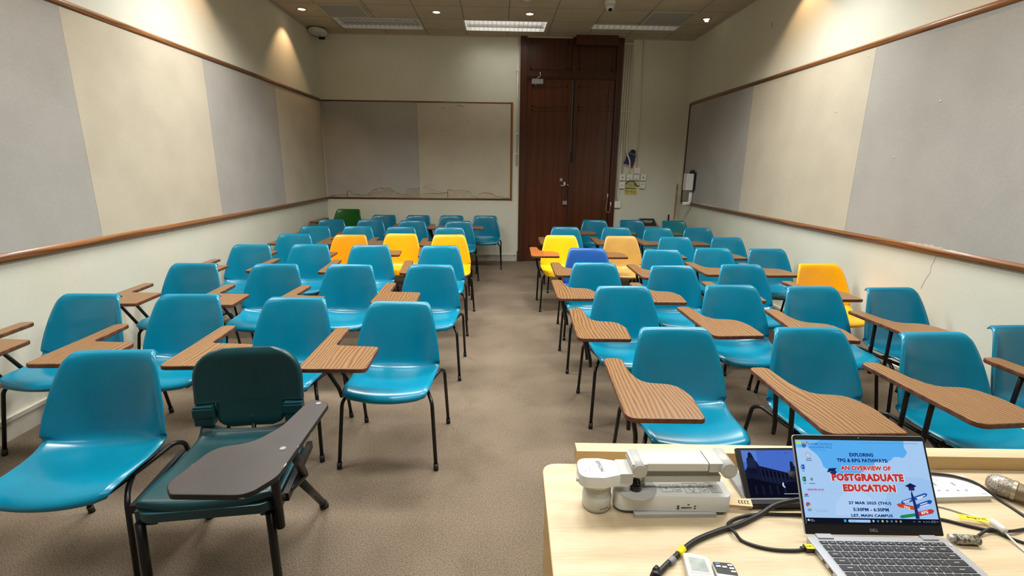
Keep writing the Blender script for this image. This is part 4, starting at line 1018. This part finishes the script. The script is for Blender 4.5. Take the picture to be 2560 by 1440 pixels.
bm = bmesh.new(); slab(bm, roundpoly([(-.1535, .0, .008), (.1535, .0, .008), (.1535, -.205, .01), (-.1535, -.205, .01)], 5), .002, .0155, 0, 1, .0015)
for v in bm.verts: v.co = TB @ v.co
bs = pt('base', bm, [M['silver'], M['silver']], t)
bm = bmesh.new()
for y0, y1, z0 in ((-.027, -.020, .006), (-.072, -.062, .006), (-.096, -.083, .006)): box(bm, -.1539, -.1530, y0, y1, z0, z0+.005, T=TB)
pt('port', bm, M['ink'], bs)
for s in (-1, 1): pt('hinge', B(s*.115-.017, s*.115+.017, -.010, .003, .012, .0185, T=TB), M['silver'], bs, bevel=.002)
bm = bmesh.new(); slab(bm, roundpoly([(-.138, -.0155, .003), (.138, -.0155, .003), (.138, -.118, .003), (-.138, -.118, .003)], 3), .0150, .0158)
for v in bm.verts: v.co = TB @ v.co
kb = pt('keyboard', bm, nmat('keyboard_well', (.36, .37, .40), .4, .4), bs)
kmat = nmat('key_black', (.018, .018, .022), .45)
rows = [(-.0215, .0085, [1]*15), (-.0365, .0145, [1]*13+[1.9]), (-.0545, .0145, [1.45]+[1]*12+[1.45]), (-.0725, .0145, [1.7]+[1]*11+[2.2]), (-.0905, .0145, [2.2]+[1]*10+[2.7]), (-.1085, .0145, [1.2, 1, 1, 1, 5.2, 1, 1, 1, 1, 1, 1])]
legend = ['', '`1234567890-=', '\tQWERTYUIOP[]', '\tASDFGHJKL;\'', '\tZXCVBNM,./', '']
lg = bmesh.new(); kcache = {}
for ri, (cy, hgt, ws) in enumerate(rows):
    tot = sum(ws); unit = .272/tot; x = -.136
    for ki, wd in enumerate(ws):
        w_ = round(unit*wd-.0026, 5); key = (w_, hgt)
        if key not in kcache:
            bm = bmesh.new(); slab(bm, roundpoly([(-w_/2, -hgt/2, .0012), (w_/2, -hgt/2, .0012), (w_/2, hgt/2, .0012), (-w_/2, hgt/2, .0012)], 2), 0, .0014, 0, 0, .0003)
            me = bpy.data.meshes.new('key'); bmesh.ops.recalc_face_normals(bm, faces=bm.faces); bm.to_mesh(me); bm.free(); me.materials.append(kmat); kcache[key] = me
        o = bpy.data.objects.new('key', kcache[key]); COL.objects.link(o); o.parent = kb
        cx_ = x+unit*wd/2
        o.matrix_local = Matrix.Translation((0, 0, 0)) @ (kb.matrix_local.inverted() if False else Matrix.Identity(4)) @ TB @ Matrix.Translation((cx_, cy, .0159))
        s_ = legend[ri][ki] if ki < len(legend[ri]) else ''
        if s_.strip(): text_bm(lg, s_, TB @ Matrix.Translation((cx_, cy, .0176)), height=.0042)
        elif wd > 1.3 and wd < 5: box(lg, cx_-.006, cx_+.005, cy-.0008, cy+.0008, .01745, .0176, T=TB)
        elif ri == 0: box(lg, cx_-.003, cx_+.003, cy-.0007, cy+.0007, .01745, .0176, T=TB)
        x += unit*wd
pt('key_legends', lg, M['ltgrey'], kb)
bm = bmesh.new(); box(bm, -.05, .05, -.190, -.130, .0155, .0158, T=TB); pt('touchpad', bm, M['ltgrey'], bs)
cyb = bmesh.new(); cyl(cyb, tuple(TB @ Vector((.146, -.022, .0152))), tuple(TB @ Vector((.146, -.022, .0165))), .004, seg=16); pt('power_button', cyb, M['ltgrey'], bs)
TLd = TB @ Matrix.Translation((0, .002, .0165)) @ Matrix.Rotation(PI/2-.52, 4, 'X')
bm = bmesh.new(); slab(bm, roundpoly([(-.1535, .0, .004), (.1535, .0, .004), (.1535, .212, .009), (-.1535, .212, .009)], 5), -.0055, .0, 0, 1, .0008)
for v in bm.verts: v.co = TLd @ v.co
lid = pt('lid', bm, [M['blackpl'], M['silver']], t)
TD = TLd @ Matrix.Translation((-.1485, .0225, 0)); DW, DH = .297, .1785
bm = bmesh.new(); vs = [bm.verts.new(TD @ Vector((u*DW, v*DH, .0003))) for u, v in ((0, 0), (1, 0), (1, 1), (0, 1))]; bm.faces.new(vs)
dsp = pt('display', bm, em(*CLD), lid)
A = Art(TD, DW, DH)
A.poly([(.055, 1), (.08, .93), (.119, .868), (.15, .83), (.181, .759), (.195, .667), (.235, .63), (.276, .588), (.324, .517), (.42, .56), (.50, .62), (.588, .70), (.60, .745), (.64, .761), (.69, .735), (.728, .764), (.75, .80), (.786, .802), (.82, .79), (.841, .812), (.862, .86), (.845, .92), (.85, 1)], SKY)
A.poly([(.0, 1), (.2, 1), (.12, .93), (.05, .9), (0, .9)], (120, 192, 250))
A.poly([(.62, .07), (1, .07), (1, .52), (.93, .55), (.82, .56), (.72, .50), (.66, .40), (.62, .25)], (160, 200, 244))
A.disc(.40, .10, .17, (182, 214, 250), 24, 0, PI)
A.text('EXPLORING', .409, .594, .822, .046, NAVY, .045); A.text('TPG & RPG PATHWAYS:', .306, .699, .752, .046, NAVY, .045)
A.text('AN OVERVIEW OF', .322, .713, .659, .064, (240, 225, 235), .13); A.text('AN OVERVIEW OF', .325, .711, .659, .056, RED, .055)
A.text('POSTGRADUATE', .238, .803, .548, .104, (240, 225, 235), .13); A.text('POSTGRADUATE', .245, .796, .548, .094, RED, .068)
A.text('EDUCATION', .313, .726, .421, .102, (240, 225, 235), .13); A.text('EDUCATION', .319, .72, .421, .090, RED, .068)
A.text('27 MAR 2025 (THU)', .343, .665, .241, .044, NAVY, .042); A.text('5:30PM - 6:30PM', .37, .638, .169, .042, NAVY, .042); A.text('LE7, MAIN CAMPUS', .348, .66, .097, .040, NAVY, .042)
A.text('ACADEMIC ADVISING &', .100, .286, .948, .028, BLU, .02); A.text('SCHOLARSHIPS OFFICE', .105, .282, .908, .026, BLU, .02); A.text('THE UNIVERSITY OF HONG KONG', .125, .235, .872, .010, BLU, .0)
A.rect(.01, .045, .945, .985, (200, 225, 60)); A.disc(.065, .93, .018, (60, 110, 180)); A.rect(.05, .08, .945, .957, (200, 120, 60)); A.disc(.092, .965, .007, (200, 90, 90)); A.rect(.02, .05, .915, .93, (90, 190, 230))
A.rect(.5, .96, .966, .972, (100, 150, 210))
A.disc(.088, .812, .020, (120, 130, 145)); A.disc(.088, .812, .017, (205, 220, 240)); A.rect(.087, .089, .812, .83, (70, 80, 100)); A.rect(.088, .097, .811, .815, (70, 80, 100))
for u, v, w_ in ((.088, .765, .04), (.088, .745, .046), (.034, .617, .02), (.031, .467, .02), (.088, .467, .044), (.04, .165, .03), (.04, .148, .03), (.03, .315, .04)): A.rect(u-w_/2, u+w_/2, v-.004, v+.004, (80, 100, 135))
A.rect(.024, .047, .635, .695, (40, 105, 200)); A.rect(.018, .036, .648, .68, (24, 80, 170)); A.text('W', .021, .033, .664, .018, (235, 240, 250), .03)
A.rect(.022, .044, .49, .548, (30, 130, 80)); A.rect(.016, .034, .503, .535, (16, 100, 60)); A.text('X', .020, .030, .519, .018, (235, 240, 250), .03)
A.poly([(.080, .50), (.096, .50), (.099, .535), (.077, .535)], (140, 150, 165)); A.rect(.082, .094, .507, .525, (90, 120, 170))
A.text('REGISTER NOW!', .046, .171, .394, .022, (165, 60, 140), .04)
A.rect(.01, .30, .352, .366, (165, 190, 220)); A.rect(.012, .298, .355, .363, (185, 212, 240)); A.disc(.03, .345, .014, (180, 70, 100), 14, PI, 2*PI)
A.rect(.075, .185, .155, .158, (120, 150, 190)); A.rect(.09, .17, .135, .138, (120, 150, 190))
A.disc(.034, .217, .017, (190, 60, 70)); A.poly([(.034, .217), (.051, .217), (.045, .19), (.034, .188), (.026, .19)], (230, 190, 60)); A.disc(.034, .217, .008, (70, 120, 210))
def arrow(u0, v0, u1, v1, hh, c):
    d = Vector((u1-u0, (v1-v0)*DH/DW)); n = Vector((-d.y, d.x)).normalized()*hh; k = d*.86
    q = lambda p: (p.x, p.y*DW/DH)
    a = Vector((u0, v0*DH/DW)); A.poly([q(a-n), q(a+k-n), q(a+d), q(a+k+n), q(a+n)][::1], c)
arrow(.838, .30, .953, .362, .013, (36, 88, 176)); arrow(.838, .30, .737, .248, .013, (36, 88, 176)); arrow(.838, .205, .98, .282, .014, (30, 80, 172))
arrow(.838, .118, .707, .088, .011, (30, 140, 90)); arrow(.838, .192, .702, .232, .014, (205, 70, 45)); arrow(.842, .122, .98, .168, .016, (200, 62, 62))
def wl(u0, u1, v, rot, c=(225, 235, 250)): A.text('lines', u0, u1, v, .012, c, .0, rot)
for u0, u1, v, r_t in ((.862, .935, .33, .28), (.868, .915, .312, .28), (.755, .82, .28, .28), (.765, .805, .262, .28), (.88, .94, .248, .28), (.872, .95, .226, .28)):
    z = A.z(); cx_, cy_ = (u0+u1)/2*DW, v*DH; box(A.bm, -(u1-u0)/2*DW, (u1-u0)/2*DW, -.0011, .0011, z, z+.00001, mi=A.mi((215, 228, 248)), T=TD @ Matrix.Translation((cx_, cy_, 0)) @ Matrix.Rotation(r_t*1.0, 4, 'Z'))
A.poly([(.828, .07), (.858, .07), (.852, .25), (.842, .35), (.836, .41), (.826, .35), (.832, .2)], (28, 48, 110))
A.text('TPG', .752, .800, .200, .032, (250, 240, 240), .04, -.2); A.text('RPG', .878, .930, .146, .034, (250, 240, 240), .04, .2)
A.poly([(.792, .453), (.84, .422), (.882, .453), (.838, .488)], (24, 34, 80)); A.poly([(.815, .436), (.862, .436), (.860, .40), (.818, .40)], (40, 44, 96))
A.poly([(.212, .604), (.272, .622), (.293, .658), (.232, .652)], (24, 34, 80)); A.poly([(.232, .606), (.284, .63), (.286, .60), (.272, .578), (.240, .59)], (40, 48, 100))
A.rect(0, 1, 0, .068, (18, 22, 34))
A.rect(.285, .303, .022, .052, (60, 170, 235)); A.disc(.327, .036, .010, (165, 205, 245)); A.disc(.475, .036, .010, (165, 205, 245)); A.rect(.325, .477, .020, .052, (165, 205, 245)); A.text('Search', .34, .375, .036, .014, (100, 130, 170), 0)
for i, c in enumerate(((190, 205, 225), (70, 140, 190), (205, 200, 150), (120, 160, 130), (80, 110, 210), (170, 130, 130), (120, 170, 150))): A.disc(.506+i*.034, .038, .008, c, 12)
A.poly([(.012, .03), (.03, .03), (.03, .045), (.02, .055), (.012, .045)], (210, 215, 225)); A.rect(.036, .056, .042, .048, (170, 175, 190)); A.rect(.036, .066, .026, .032, (150, 155, 170))
for u, w_ in ((.81, .008), (.85, .018), (.885, .012), (.905, .010), (.922, .010)): A.rect(u-w_/2, u+w_/2, .032, .044, (120, 125, 140))
A.rect(.938, .974, .045, .050, (140, 145, 160)); A.rect(.934, .974, .030, .035, (140, 145, 160)); A.disc(.985, .04, .005, (120, 125, 140), 10)
A.done('screen_picture', dsp)
bm = bmesh.new(); text_bm(bm, 'DELL', TLd @ Matrix.Translation((0, .0105, .0006)), width=.0185, height=.0062, bold=.03); pt('lettering', bm, M['silver'], lid)
bm = bmesh.new(); cyl(bm, tuple(TLd @ Vector((0, .2065, .0))), tuple(TLd @ Vector((0, .2065, .0006))), .0015, seg=12); pt('webcam', bm, M['midgrey'], lid)

# ---- touch panel behind
t = grp('control_tablet', (.74, 1.06, ZD), 'black tablet screen showing a night photo of a grand building behind the laptop', 'tablet')
bm = bmesh.new(); slab(bm, [Vector(p) for p in ((.612, 1.012), (.87, 1.005), (.87, 1.118), (.618, 1.124))], ZD+.0005, ZD+.014, 0, 0, .001); part('stand_plate', bm, M['midgrey'], t)
part('front_bar', B(.612, .87, .996, 1.012, ZD+.0005, ZD+.016), M['blackpl'], t, bevel=.003)
bm = bmesh.new(); tube(bm, [(.745, 1.05, ZD+.012), (.745, 1.065, ZD+.060)], .012, 10); part('prop', bm, M['blackpl'], t)
TS = Matrix.Translation((.6145, 1.012, ZD+.006)) @ Matrix.Rotation(math.radians(48.5), 4, 'X')
bm = bmesh.new(); slab(bm, roundpoly([(0, 0, .004), (.256, 0, .004), (.256, .130, .005), (-.001, .130, .005)], 4), -.008, 0, 0, 0, .001)
for v in bm.verts: v.co = TS @ v.co
cs = part('case', bm, M['blackpl'], t)
W2, H2 = .232, .111; TA = TS @ Matrix.Translation((.012, .013, 0))
bm = bmesh.new(); bm.faces.new([bm.verts.new(TA @ Vector((u*W2, v*H2, .0003))) for u, v in ((0, 0), (1, 0), (1, 1), (0, 1))])
dd = part('display', bm, em(72, 112, 205), cs)
A = Art(TA, W2, H2); s_ = .56   # visible part of the picture ends at this fraction behind the laptop
P = lambda *a: [(u*s_, v) for u, v in a]
A.poly(P((0, .74), (.3, .78), (.3, 1), (0, 1)), (90, 130, 215))
DK, DK2, DK3 = (22, 27, 52), (34, 40, 72), (12, 14, 30)
A.poly(P((0, 0), (1.7, 0), (1.7, .42), (1.05, .45), (1.04, .62), (.99, .66), (.98, .74), (.94, .76), (.92, .70), (.91, .62), (.90, .56), (.86, .50), (.3, .66), (.28, .72), (.24, .78), (.22, .86), (.20, .93), (.16, .97), (.13, .93), (.11, .84), (.08, .82), (.07, .66), (.04, .60), (0, .56)), DK)
A.poly(P((.07, .62), (.25, .62), (.24, .74), (.21, .84), (.12, .84), (.09, .76)), DK2)
for i in range(8): A.poly(P((.33+i*.075, .58-i*.014), (.37+i*.075, .575-i*.014), (.37+i*.075, .44-i*.012), (.33+i*.075, .445-i*.012)), DK3)
for i in range(8): A.poly(P((.31+i*.075, .60-i*.014), (.325+i*.075, .597-i*.014), (.325+i*.075, .34-i*.01), (.31+i*.075, .34-i*.01)), DK2)
for i in range(3): A.poly(P((.10+i*.05, .60), (.125+i*.05, .60), (.125+i*.05, .50), (.10+i*.05, .50)), DK3)
A.poly(P((0, 0), (1.7, 0), (1.7, .3), (.9, .32), (.6, .26), (.3, .34), (.1, .4), (0, .38)), DK3)
for i in range(5): A.poly(P((.12+i*.14, .05), (.16+i*.14, .05), (.16+i*.14, .24), (.12+i*.14, .24)), (24, 28, 50))
A.disc(.405, .25, .030, (190, 225, 250), 16, 2.0, 4.6)
A.disc(.411, .25, .019, DK3, 16, 1.9, 4.75)
A.rect(.37, .56, .058, .072, (170, 175, 190)); A.rect(.49, .51, .92, .95, (60, 80, 110))
A.done('screen_picture', dd)

# ---- power strip, microphone
t = grp('power_strip', (1.13, 1.06, ZD), 'flat white two-socket power outlet block behind the laptop', 'power strip')
bm = bmesh.new(); slab(bm, roundpoly([(1.02, 1.014, .003), (1.243, 1.020, .003), (1.246, 1.106, .008), (1.02, 1.108, .003)], 3), ZD, ZD+.014, 0, 1, .001)
ps = part('body', bm, [M['whitehi'], M['white']], t)
bm = bmesh.new()
for cx_ in (1.135, 1.185):
    box(bm, cx_-.003, cx_+.003, 1.062, 1.075, ZD+.0140, ZD+.0143)
    for s in (-1, 1): box(bm, cx_+s*.011-.0035, cx_+s*.011+.0035, 1.040, 1.045, ZD+.0140, ZD+.0143)
rect(bm, 1.147, 1.160, 1.083, 1.090, ZD+.0141); box(bm, 1.145, 1.152, 1.094, 1.098, ZD+.014, ZD+.0143); box(bm, 1.222, 1.236, 1.028, 1.030, ZD+.014, ZD+.0142)
part('socket_holes', bm, M['midgrey'], t)
t = grp('microphone', (1.28, 1.02, ZD), 'grey microphone with a mesh grille lying at the right edge of the desk', 'microphone')
a, b = Vector((1.283, 1.047, ZD+.026)), Vector((1.345, .965, ZD+.026)); d = (b-a).normalized(); q = d.to_track_quat('Z', 'Y').to_matrix().to_4x4(); TM = Matrix.Translation(a) @ q
bm = bmesh.new(); lathe(bm, [(0, -.026), (.012, -.024), (.020, -.017), (.0245, -.006), (.0255, .006), (.0245, .018), (.023, .024)], T=TM, seg=36)
mm = nmat('microphone_mesh', (.30, .27, .23), .4, .5); b_ = mm.node_tree.nodes['Principled BSDF']
tc = N(mm, 'ShaderNodeTexCoord'); vo = N(mm, 'ShaderNodeTexVoronoi'); vo.inputs['Scale'].default_value = 420; L(mm, tc.outputs['Object'], vo.inputs['Vector'])
cr = N(mm, 'ShaderNodeValToRGB'); cr.color_ramp.elements[0].position = .25; cr.color_ramp.elements[0].color = (.05, .045, .04, 1); cr.color_ramp.elements[1].position = .5; cr.color_ramp.elements[1].color = (.45, .40, .34, 1)
L(mm, vo.outputs['Distance'], cr.inputs[0]); L(mm, cr.outputs[0], b_.inputs['Base Color'])
part('grille', bm, mm, t, smooth=True)
bm = bmesh.new(); lathe(bm, [(.0225, .022), (.0252, .024), (.0252, .031), (.0225, .033)], T=TM, seg=36); part('collar', bm, nmat('collar_metal', (.45, .40, .30), .35, .7), t, smooth=True, sharp=40)
bm = bmesh.new(); lathe(bm, [(.0225, .033), (.0215, .055), (.018, .062)], T=TM, seg=36); part('neck', bm, nmat('neck_metal', (.26, .20, .13), .4, .5), t, smooth=True, sharp=40)
bm = bmesh.new(); lathe(bm, [(.018, .062), (.0185, .075), (.016, .20), (0, .20)], T=TM, seg=28); part('handle', bm, M['blackpl'], t, smooth=True, sharp=40)

# ---- cables on the desk
def cable(name, pts, r, mat, label, cat='cable', n=6, group=None):
    t = grp(name, (pts[0][0], pts[0][1], ZD), label, cat, group)
    bm = bmesh.new(); tube(bm, catmull(pts, n), r, 10); part('cord', bm, mat, t); return t
z1 = ZD+.0062
t = cable('thick_cable', [(.96, .94, ZD+.012), (.88, .955, ZD+.04), (.80, .972, ZD+.048), (.728, .985, ZD+.036), (.67, .984, ZD+.0235), (.626, .972, z1), (.562, .940, z1), (.507, .921, z1), (.44, .892, z1), (.392, .858, z1), (.345, .820, z1), (.315, .790, z1), (.29, .74, z1), (.27, .66, z1)], .0058, M['cable'], 'thick black cable crossing the desk with a yellow tape band')
bm = bmesh.new(); tube(bm, [(.402, .868, z1+.001), (.392, .858, z1+.001), (.386, .852, z1+.001)], .0075, 14); part('tape_band', bm, M['yellowtape'], t)
bm = bmesh.new(); tube(bm, [(.372, .841, z1+.0008), (.359, .829, z1+.0008)], .0066, 12); part('grey_sleeve', bm, M['midgrey'], t)
bm = bmesh.new(); tube(bm, [(.322, .799, z1+.004), (.316, .789, z1+.004)], .011, 12); cyl(bm, (.318, .800, z1+.010), (.326, .806, z1+.012), .006, seg=12); part('cable_tie', bm, M['blackpl'], t)
z2 = ZD+.004
t = cable('display_cable', [(.80, .955, z2), (.74, .970, z2), (.68, .9735, z2), (.619, .975, z2), (.567, .963, z2), (.537, .945, z2), (.5315, .925, z2+.003), (.533, .908, z2+.008), (.542, .893, z2), (.565, .876, z2), (.600, .865, z2), (.640, .862, z2), (.662, .8635, z2)], .0036, M['cable'], 'thin black looping cable plugged into the left side of the laptop')
TC = Matrix.Translation((.6725, .8645, ZD+.0075)) @ Matrix.Rotation(-.05, 4, 'Z')
bm = bmesh.new(); box(bm, -.0065, .013, -.0075, .0075, -.004, .004, T=TC); tube(bm, [TC @ Vector((-.014, 0, -.002)), TC @ Vector((-.004, 0, -.001))], .0048, 10); cn = part('plug', bm, M['blackpl'], t, bevel=.001)
bm = bmesh.new(); box(bm, -.005, .012, -.0068, .0068, .0041, .0047, T=TC); part('yellow_sticker', bm, M['yellowtape'], cn)
bm = bmesh.new(); text_bm(bm, 'HDMI 1', TC @ Matrix.Translation((.0035, 0, .0050)), width=.0135, height=.004, bold=.02); part('sticker_text', bm, M['ink'], cn)
cable('desk_cord', [(.99, 1.10, ZD+.018), (1.08, 1.112, ZD+.0185), (1.176, 1.104, ZD+.0185), (1.222, 1.088, ZD+.0185), (1.246, 1.06, ZD+.017), (1.262, 1.01, ZD+.0035), (1.263, .96, ZD+.0035), (1.262, .90, ZD+.0035), (1.25, .82, ZD+.0035)], .0034, M['cable'], 'dark cord running over the white power outlet block towards the microphone')
cable('desk_cord', [(.99, .965, z2), (1.05, .952, z2), (1.09, .932, z2), (1.13, .915, z2), (1.17, .908, z2+.003), (1.22, .918, z2), (1.30, .93, z2), (1.40, .95, z2)], .0034, M['cable'], 'dark cord passing under the yellow cable label right of the laptop')
cable('desk_cord', [(1.065, .888, z2), (1.09, .900, z2), (1.13, .912, z2+.0065), (1.15, .895, z2), (1.18, .868, z2), (1.24, .82, z2)], .0030, M['cable'], 'dark cord leaving the speckled adapter right of the laptop')
t = cable('white_cable', [(.99, 1.0, ZD+.003), (1.05, 1.003, ZD+.003), (1.09, .997, ZD+.003), (1.128, .968, ZD+.004), (1.148, .940, ZD+.012), (1.150, .925, ZD+.014), (1.150, .905, ZD+.012), (1.148, .882, ZD+.007), (1.146, .850, ZD+.003), (1.14, .80, ZD+.003)], .0024, M['white'], 'thin white cable with a white moulded joint and yellow label right of the laptop')
bm = bmesh.new(); tube(bm, [(1.151, .932, ZD+.013), (1.150, .925, ZD+.014), (1.149, .907, ZD+.014), (1.149, .900, ZD+.012)], .0085, 12, flat=.75); jn = part('moulded_joint', bm, M['whitehi'], t)
bm = bmesh.new(); TY = Matrix.Translation((1.120, .944, ZD+.0125)) @ Matrix.Rotation(-.24, 4, 'Z') @ Matrix.Rotation(.25, 4, 'X'); box(bm, -.032, .030, -.0065, .0065, -.0003, .0003, T=TY); yl = part('yellow_label', bm, M['yellowtape'], t)
bm = bmesh.new(); text_bm(bm, 'Bring-in PC', TY @ Matrix.Translation((.006, 0, .0006)), width=.040, height=.0062, bold=.02); part('label_text', bm, M['ink'], yl)
t = grp('cable_adapter', (1.04, .882, ZD), 'speckled grey-brown cable adapter beside the laptop hinge', 'adapter')
am = noisy('speckled_tape', (.36, .33, .25), (.08, .07, .05), 160, 2, .4, .42, .55)
bm = bmesh.new(); cyl(bm, (1.018, .882, ZD+.011), (1.065, .878, ZD+.011), .0105, seg=18); part('body', bm, am, t)
bm = bmesh.new(); cyl(bm, (1.006, .888, ZD+.011), (1.019, .8825, ZD+.011), .007, seg=14); part('connector', bm, M['silver'], t)

# ---- remotes
def remote(name, cx, cy, rz, w, l, label):
    t = grp(name, (cx, cy, ZD), label, 'remote control'); T = Matrix.Translation((cx, cy, ZD)) @ Matrix.Rotation(rz, 4, 'Z')
    return t, T
def TT(bm, T):
    for v in bm.verts: v.co = T @ v.co
    return bm
t, T = remote('remote_control', .4165, .8415, -.17, .052, .15, 'white air-conditioner remote with a large grey display on the desk')
bm = bmesh.new(); slab(bm, roundpoly([(-.026, 0, .006), (-.012, .003, .02), (.022, -.002, .006), (.027, -.010, .01), (.027, -.15, .01), (-.026, -.15, .01)], 5), .0, .018, 0, 1, .004)
body = part('body', TT(bm, T), [M['whitehi'], M['white']], t)
bm = bmesh.new(); slab(bm, roundpoly([(-.021, -.006, .004), (.019, -.010, .006), (.021, -.052, .003), (-.021, -.052, .003)], 4), .0178, .0184); part('display_bezel', TT(bm, T), M['ltgrey'], body)
bm = bmesh.new(); slab(bm, [Vector(p) for p in ((-.017, -.012), (.015, -.014), (.017, -.046), (-.016, -.046))], .0184, .0187); part('lcd', TT(bm, T), noisy('lcd', (.36, .40, .37), (.24, .28, .26), 60, 3, .25), body)
bm = bmesh.new()
for x, y, rx, ry in ((-.016, -.062, .007, .004), (.014, -.067, .006, .004)): slab(bm, [Vector((x+rx*math.cos(a), y+ry*math.sin(a))) for a in [2*PI*i/16 for i in range(16)]], .0178, .0200)
part('button', TT(bm, T), M['ltgrey'], body)
bm = bmesh.new(); slab(bm, roundpoly([(-.007, -.057, .002), (.006, -.057, .002), (.006, -.074, .002), (-.007, -.074, .002)], 3), .0178, .0205); part('blue_button', TT(bm, T), nmat('pale_cyan', srgb(170, 205, 212), .4), body)
t, T = remote('remote_control', .4655, .8225, -.10, .04, .13, 'smaller white remote with a black button panel on the desk')
bm = bmesh.new(); slab(bm, roundpoly([(-.0215, 0, .005), (.018, -.001, .008), (.022, -.012, .01), (.0215, -.13, .008), (-.0215, -.13, .008)], 5), .0, .014, 0, 1, .003)
body = part('body', TT(bm, T), [M['whitehi'], M['white']], t)
bm = bmesh.new(); slab(bm, roundpoly([(-.0205, -.001, .004), (.018, -.002, .006), (.0205, -.012, .008), (.0205, -.034, .003), (-.0195, -.030, .003)], 4), .0138, .0144); part('black_panel', TT(bm, T), M['ink'], body)
for i, (x, y, w_) in enumerate(((-.012, -.013, .004), (.0, -.014, .004), (.0125, -.0085, .004), (.0135, -.0165, .004), (.014, -.0245, .004))):
    bm = bmesh.new(); slab(bm, roundpoly([(x-.0048, y-.002, .0018), (x+.0048, y-.002, .0018), (x+.0048, y+.002, .0018), (x-.0048, y+.002, .0018)], 3), .0143, .0158); part('button', TT(bm, T), M['whitehi'], body)
bm = bmesh.new(); slab(bm, roundpoly([(-.0165, -.0075, .001), (-.007, -.0075, .001), (-.007, -.0040, .001), (-.0165, -.0040, .001)], 2), .0143, .0152); part('blue_button', TT(bm, T), nmat('blue_button', srgb(40, 120, 190), .4), body)
bm = bmesh.new()
for j in range(3):
    for i in range(3): box(bm, -.0165+i*.012, -.0085+i*.012, -.042-j*.009, -.0412-j*.009, .0139, .0143); box(bm, -.0130+i*.012, -.0122+i*.012, -.0412-j*.009, -.0385-j*.009, .0139, .0143)
part('printed_marks', TT(bm, T), M['midgrey'], body)
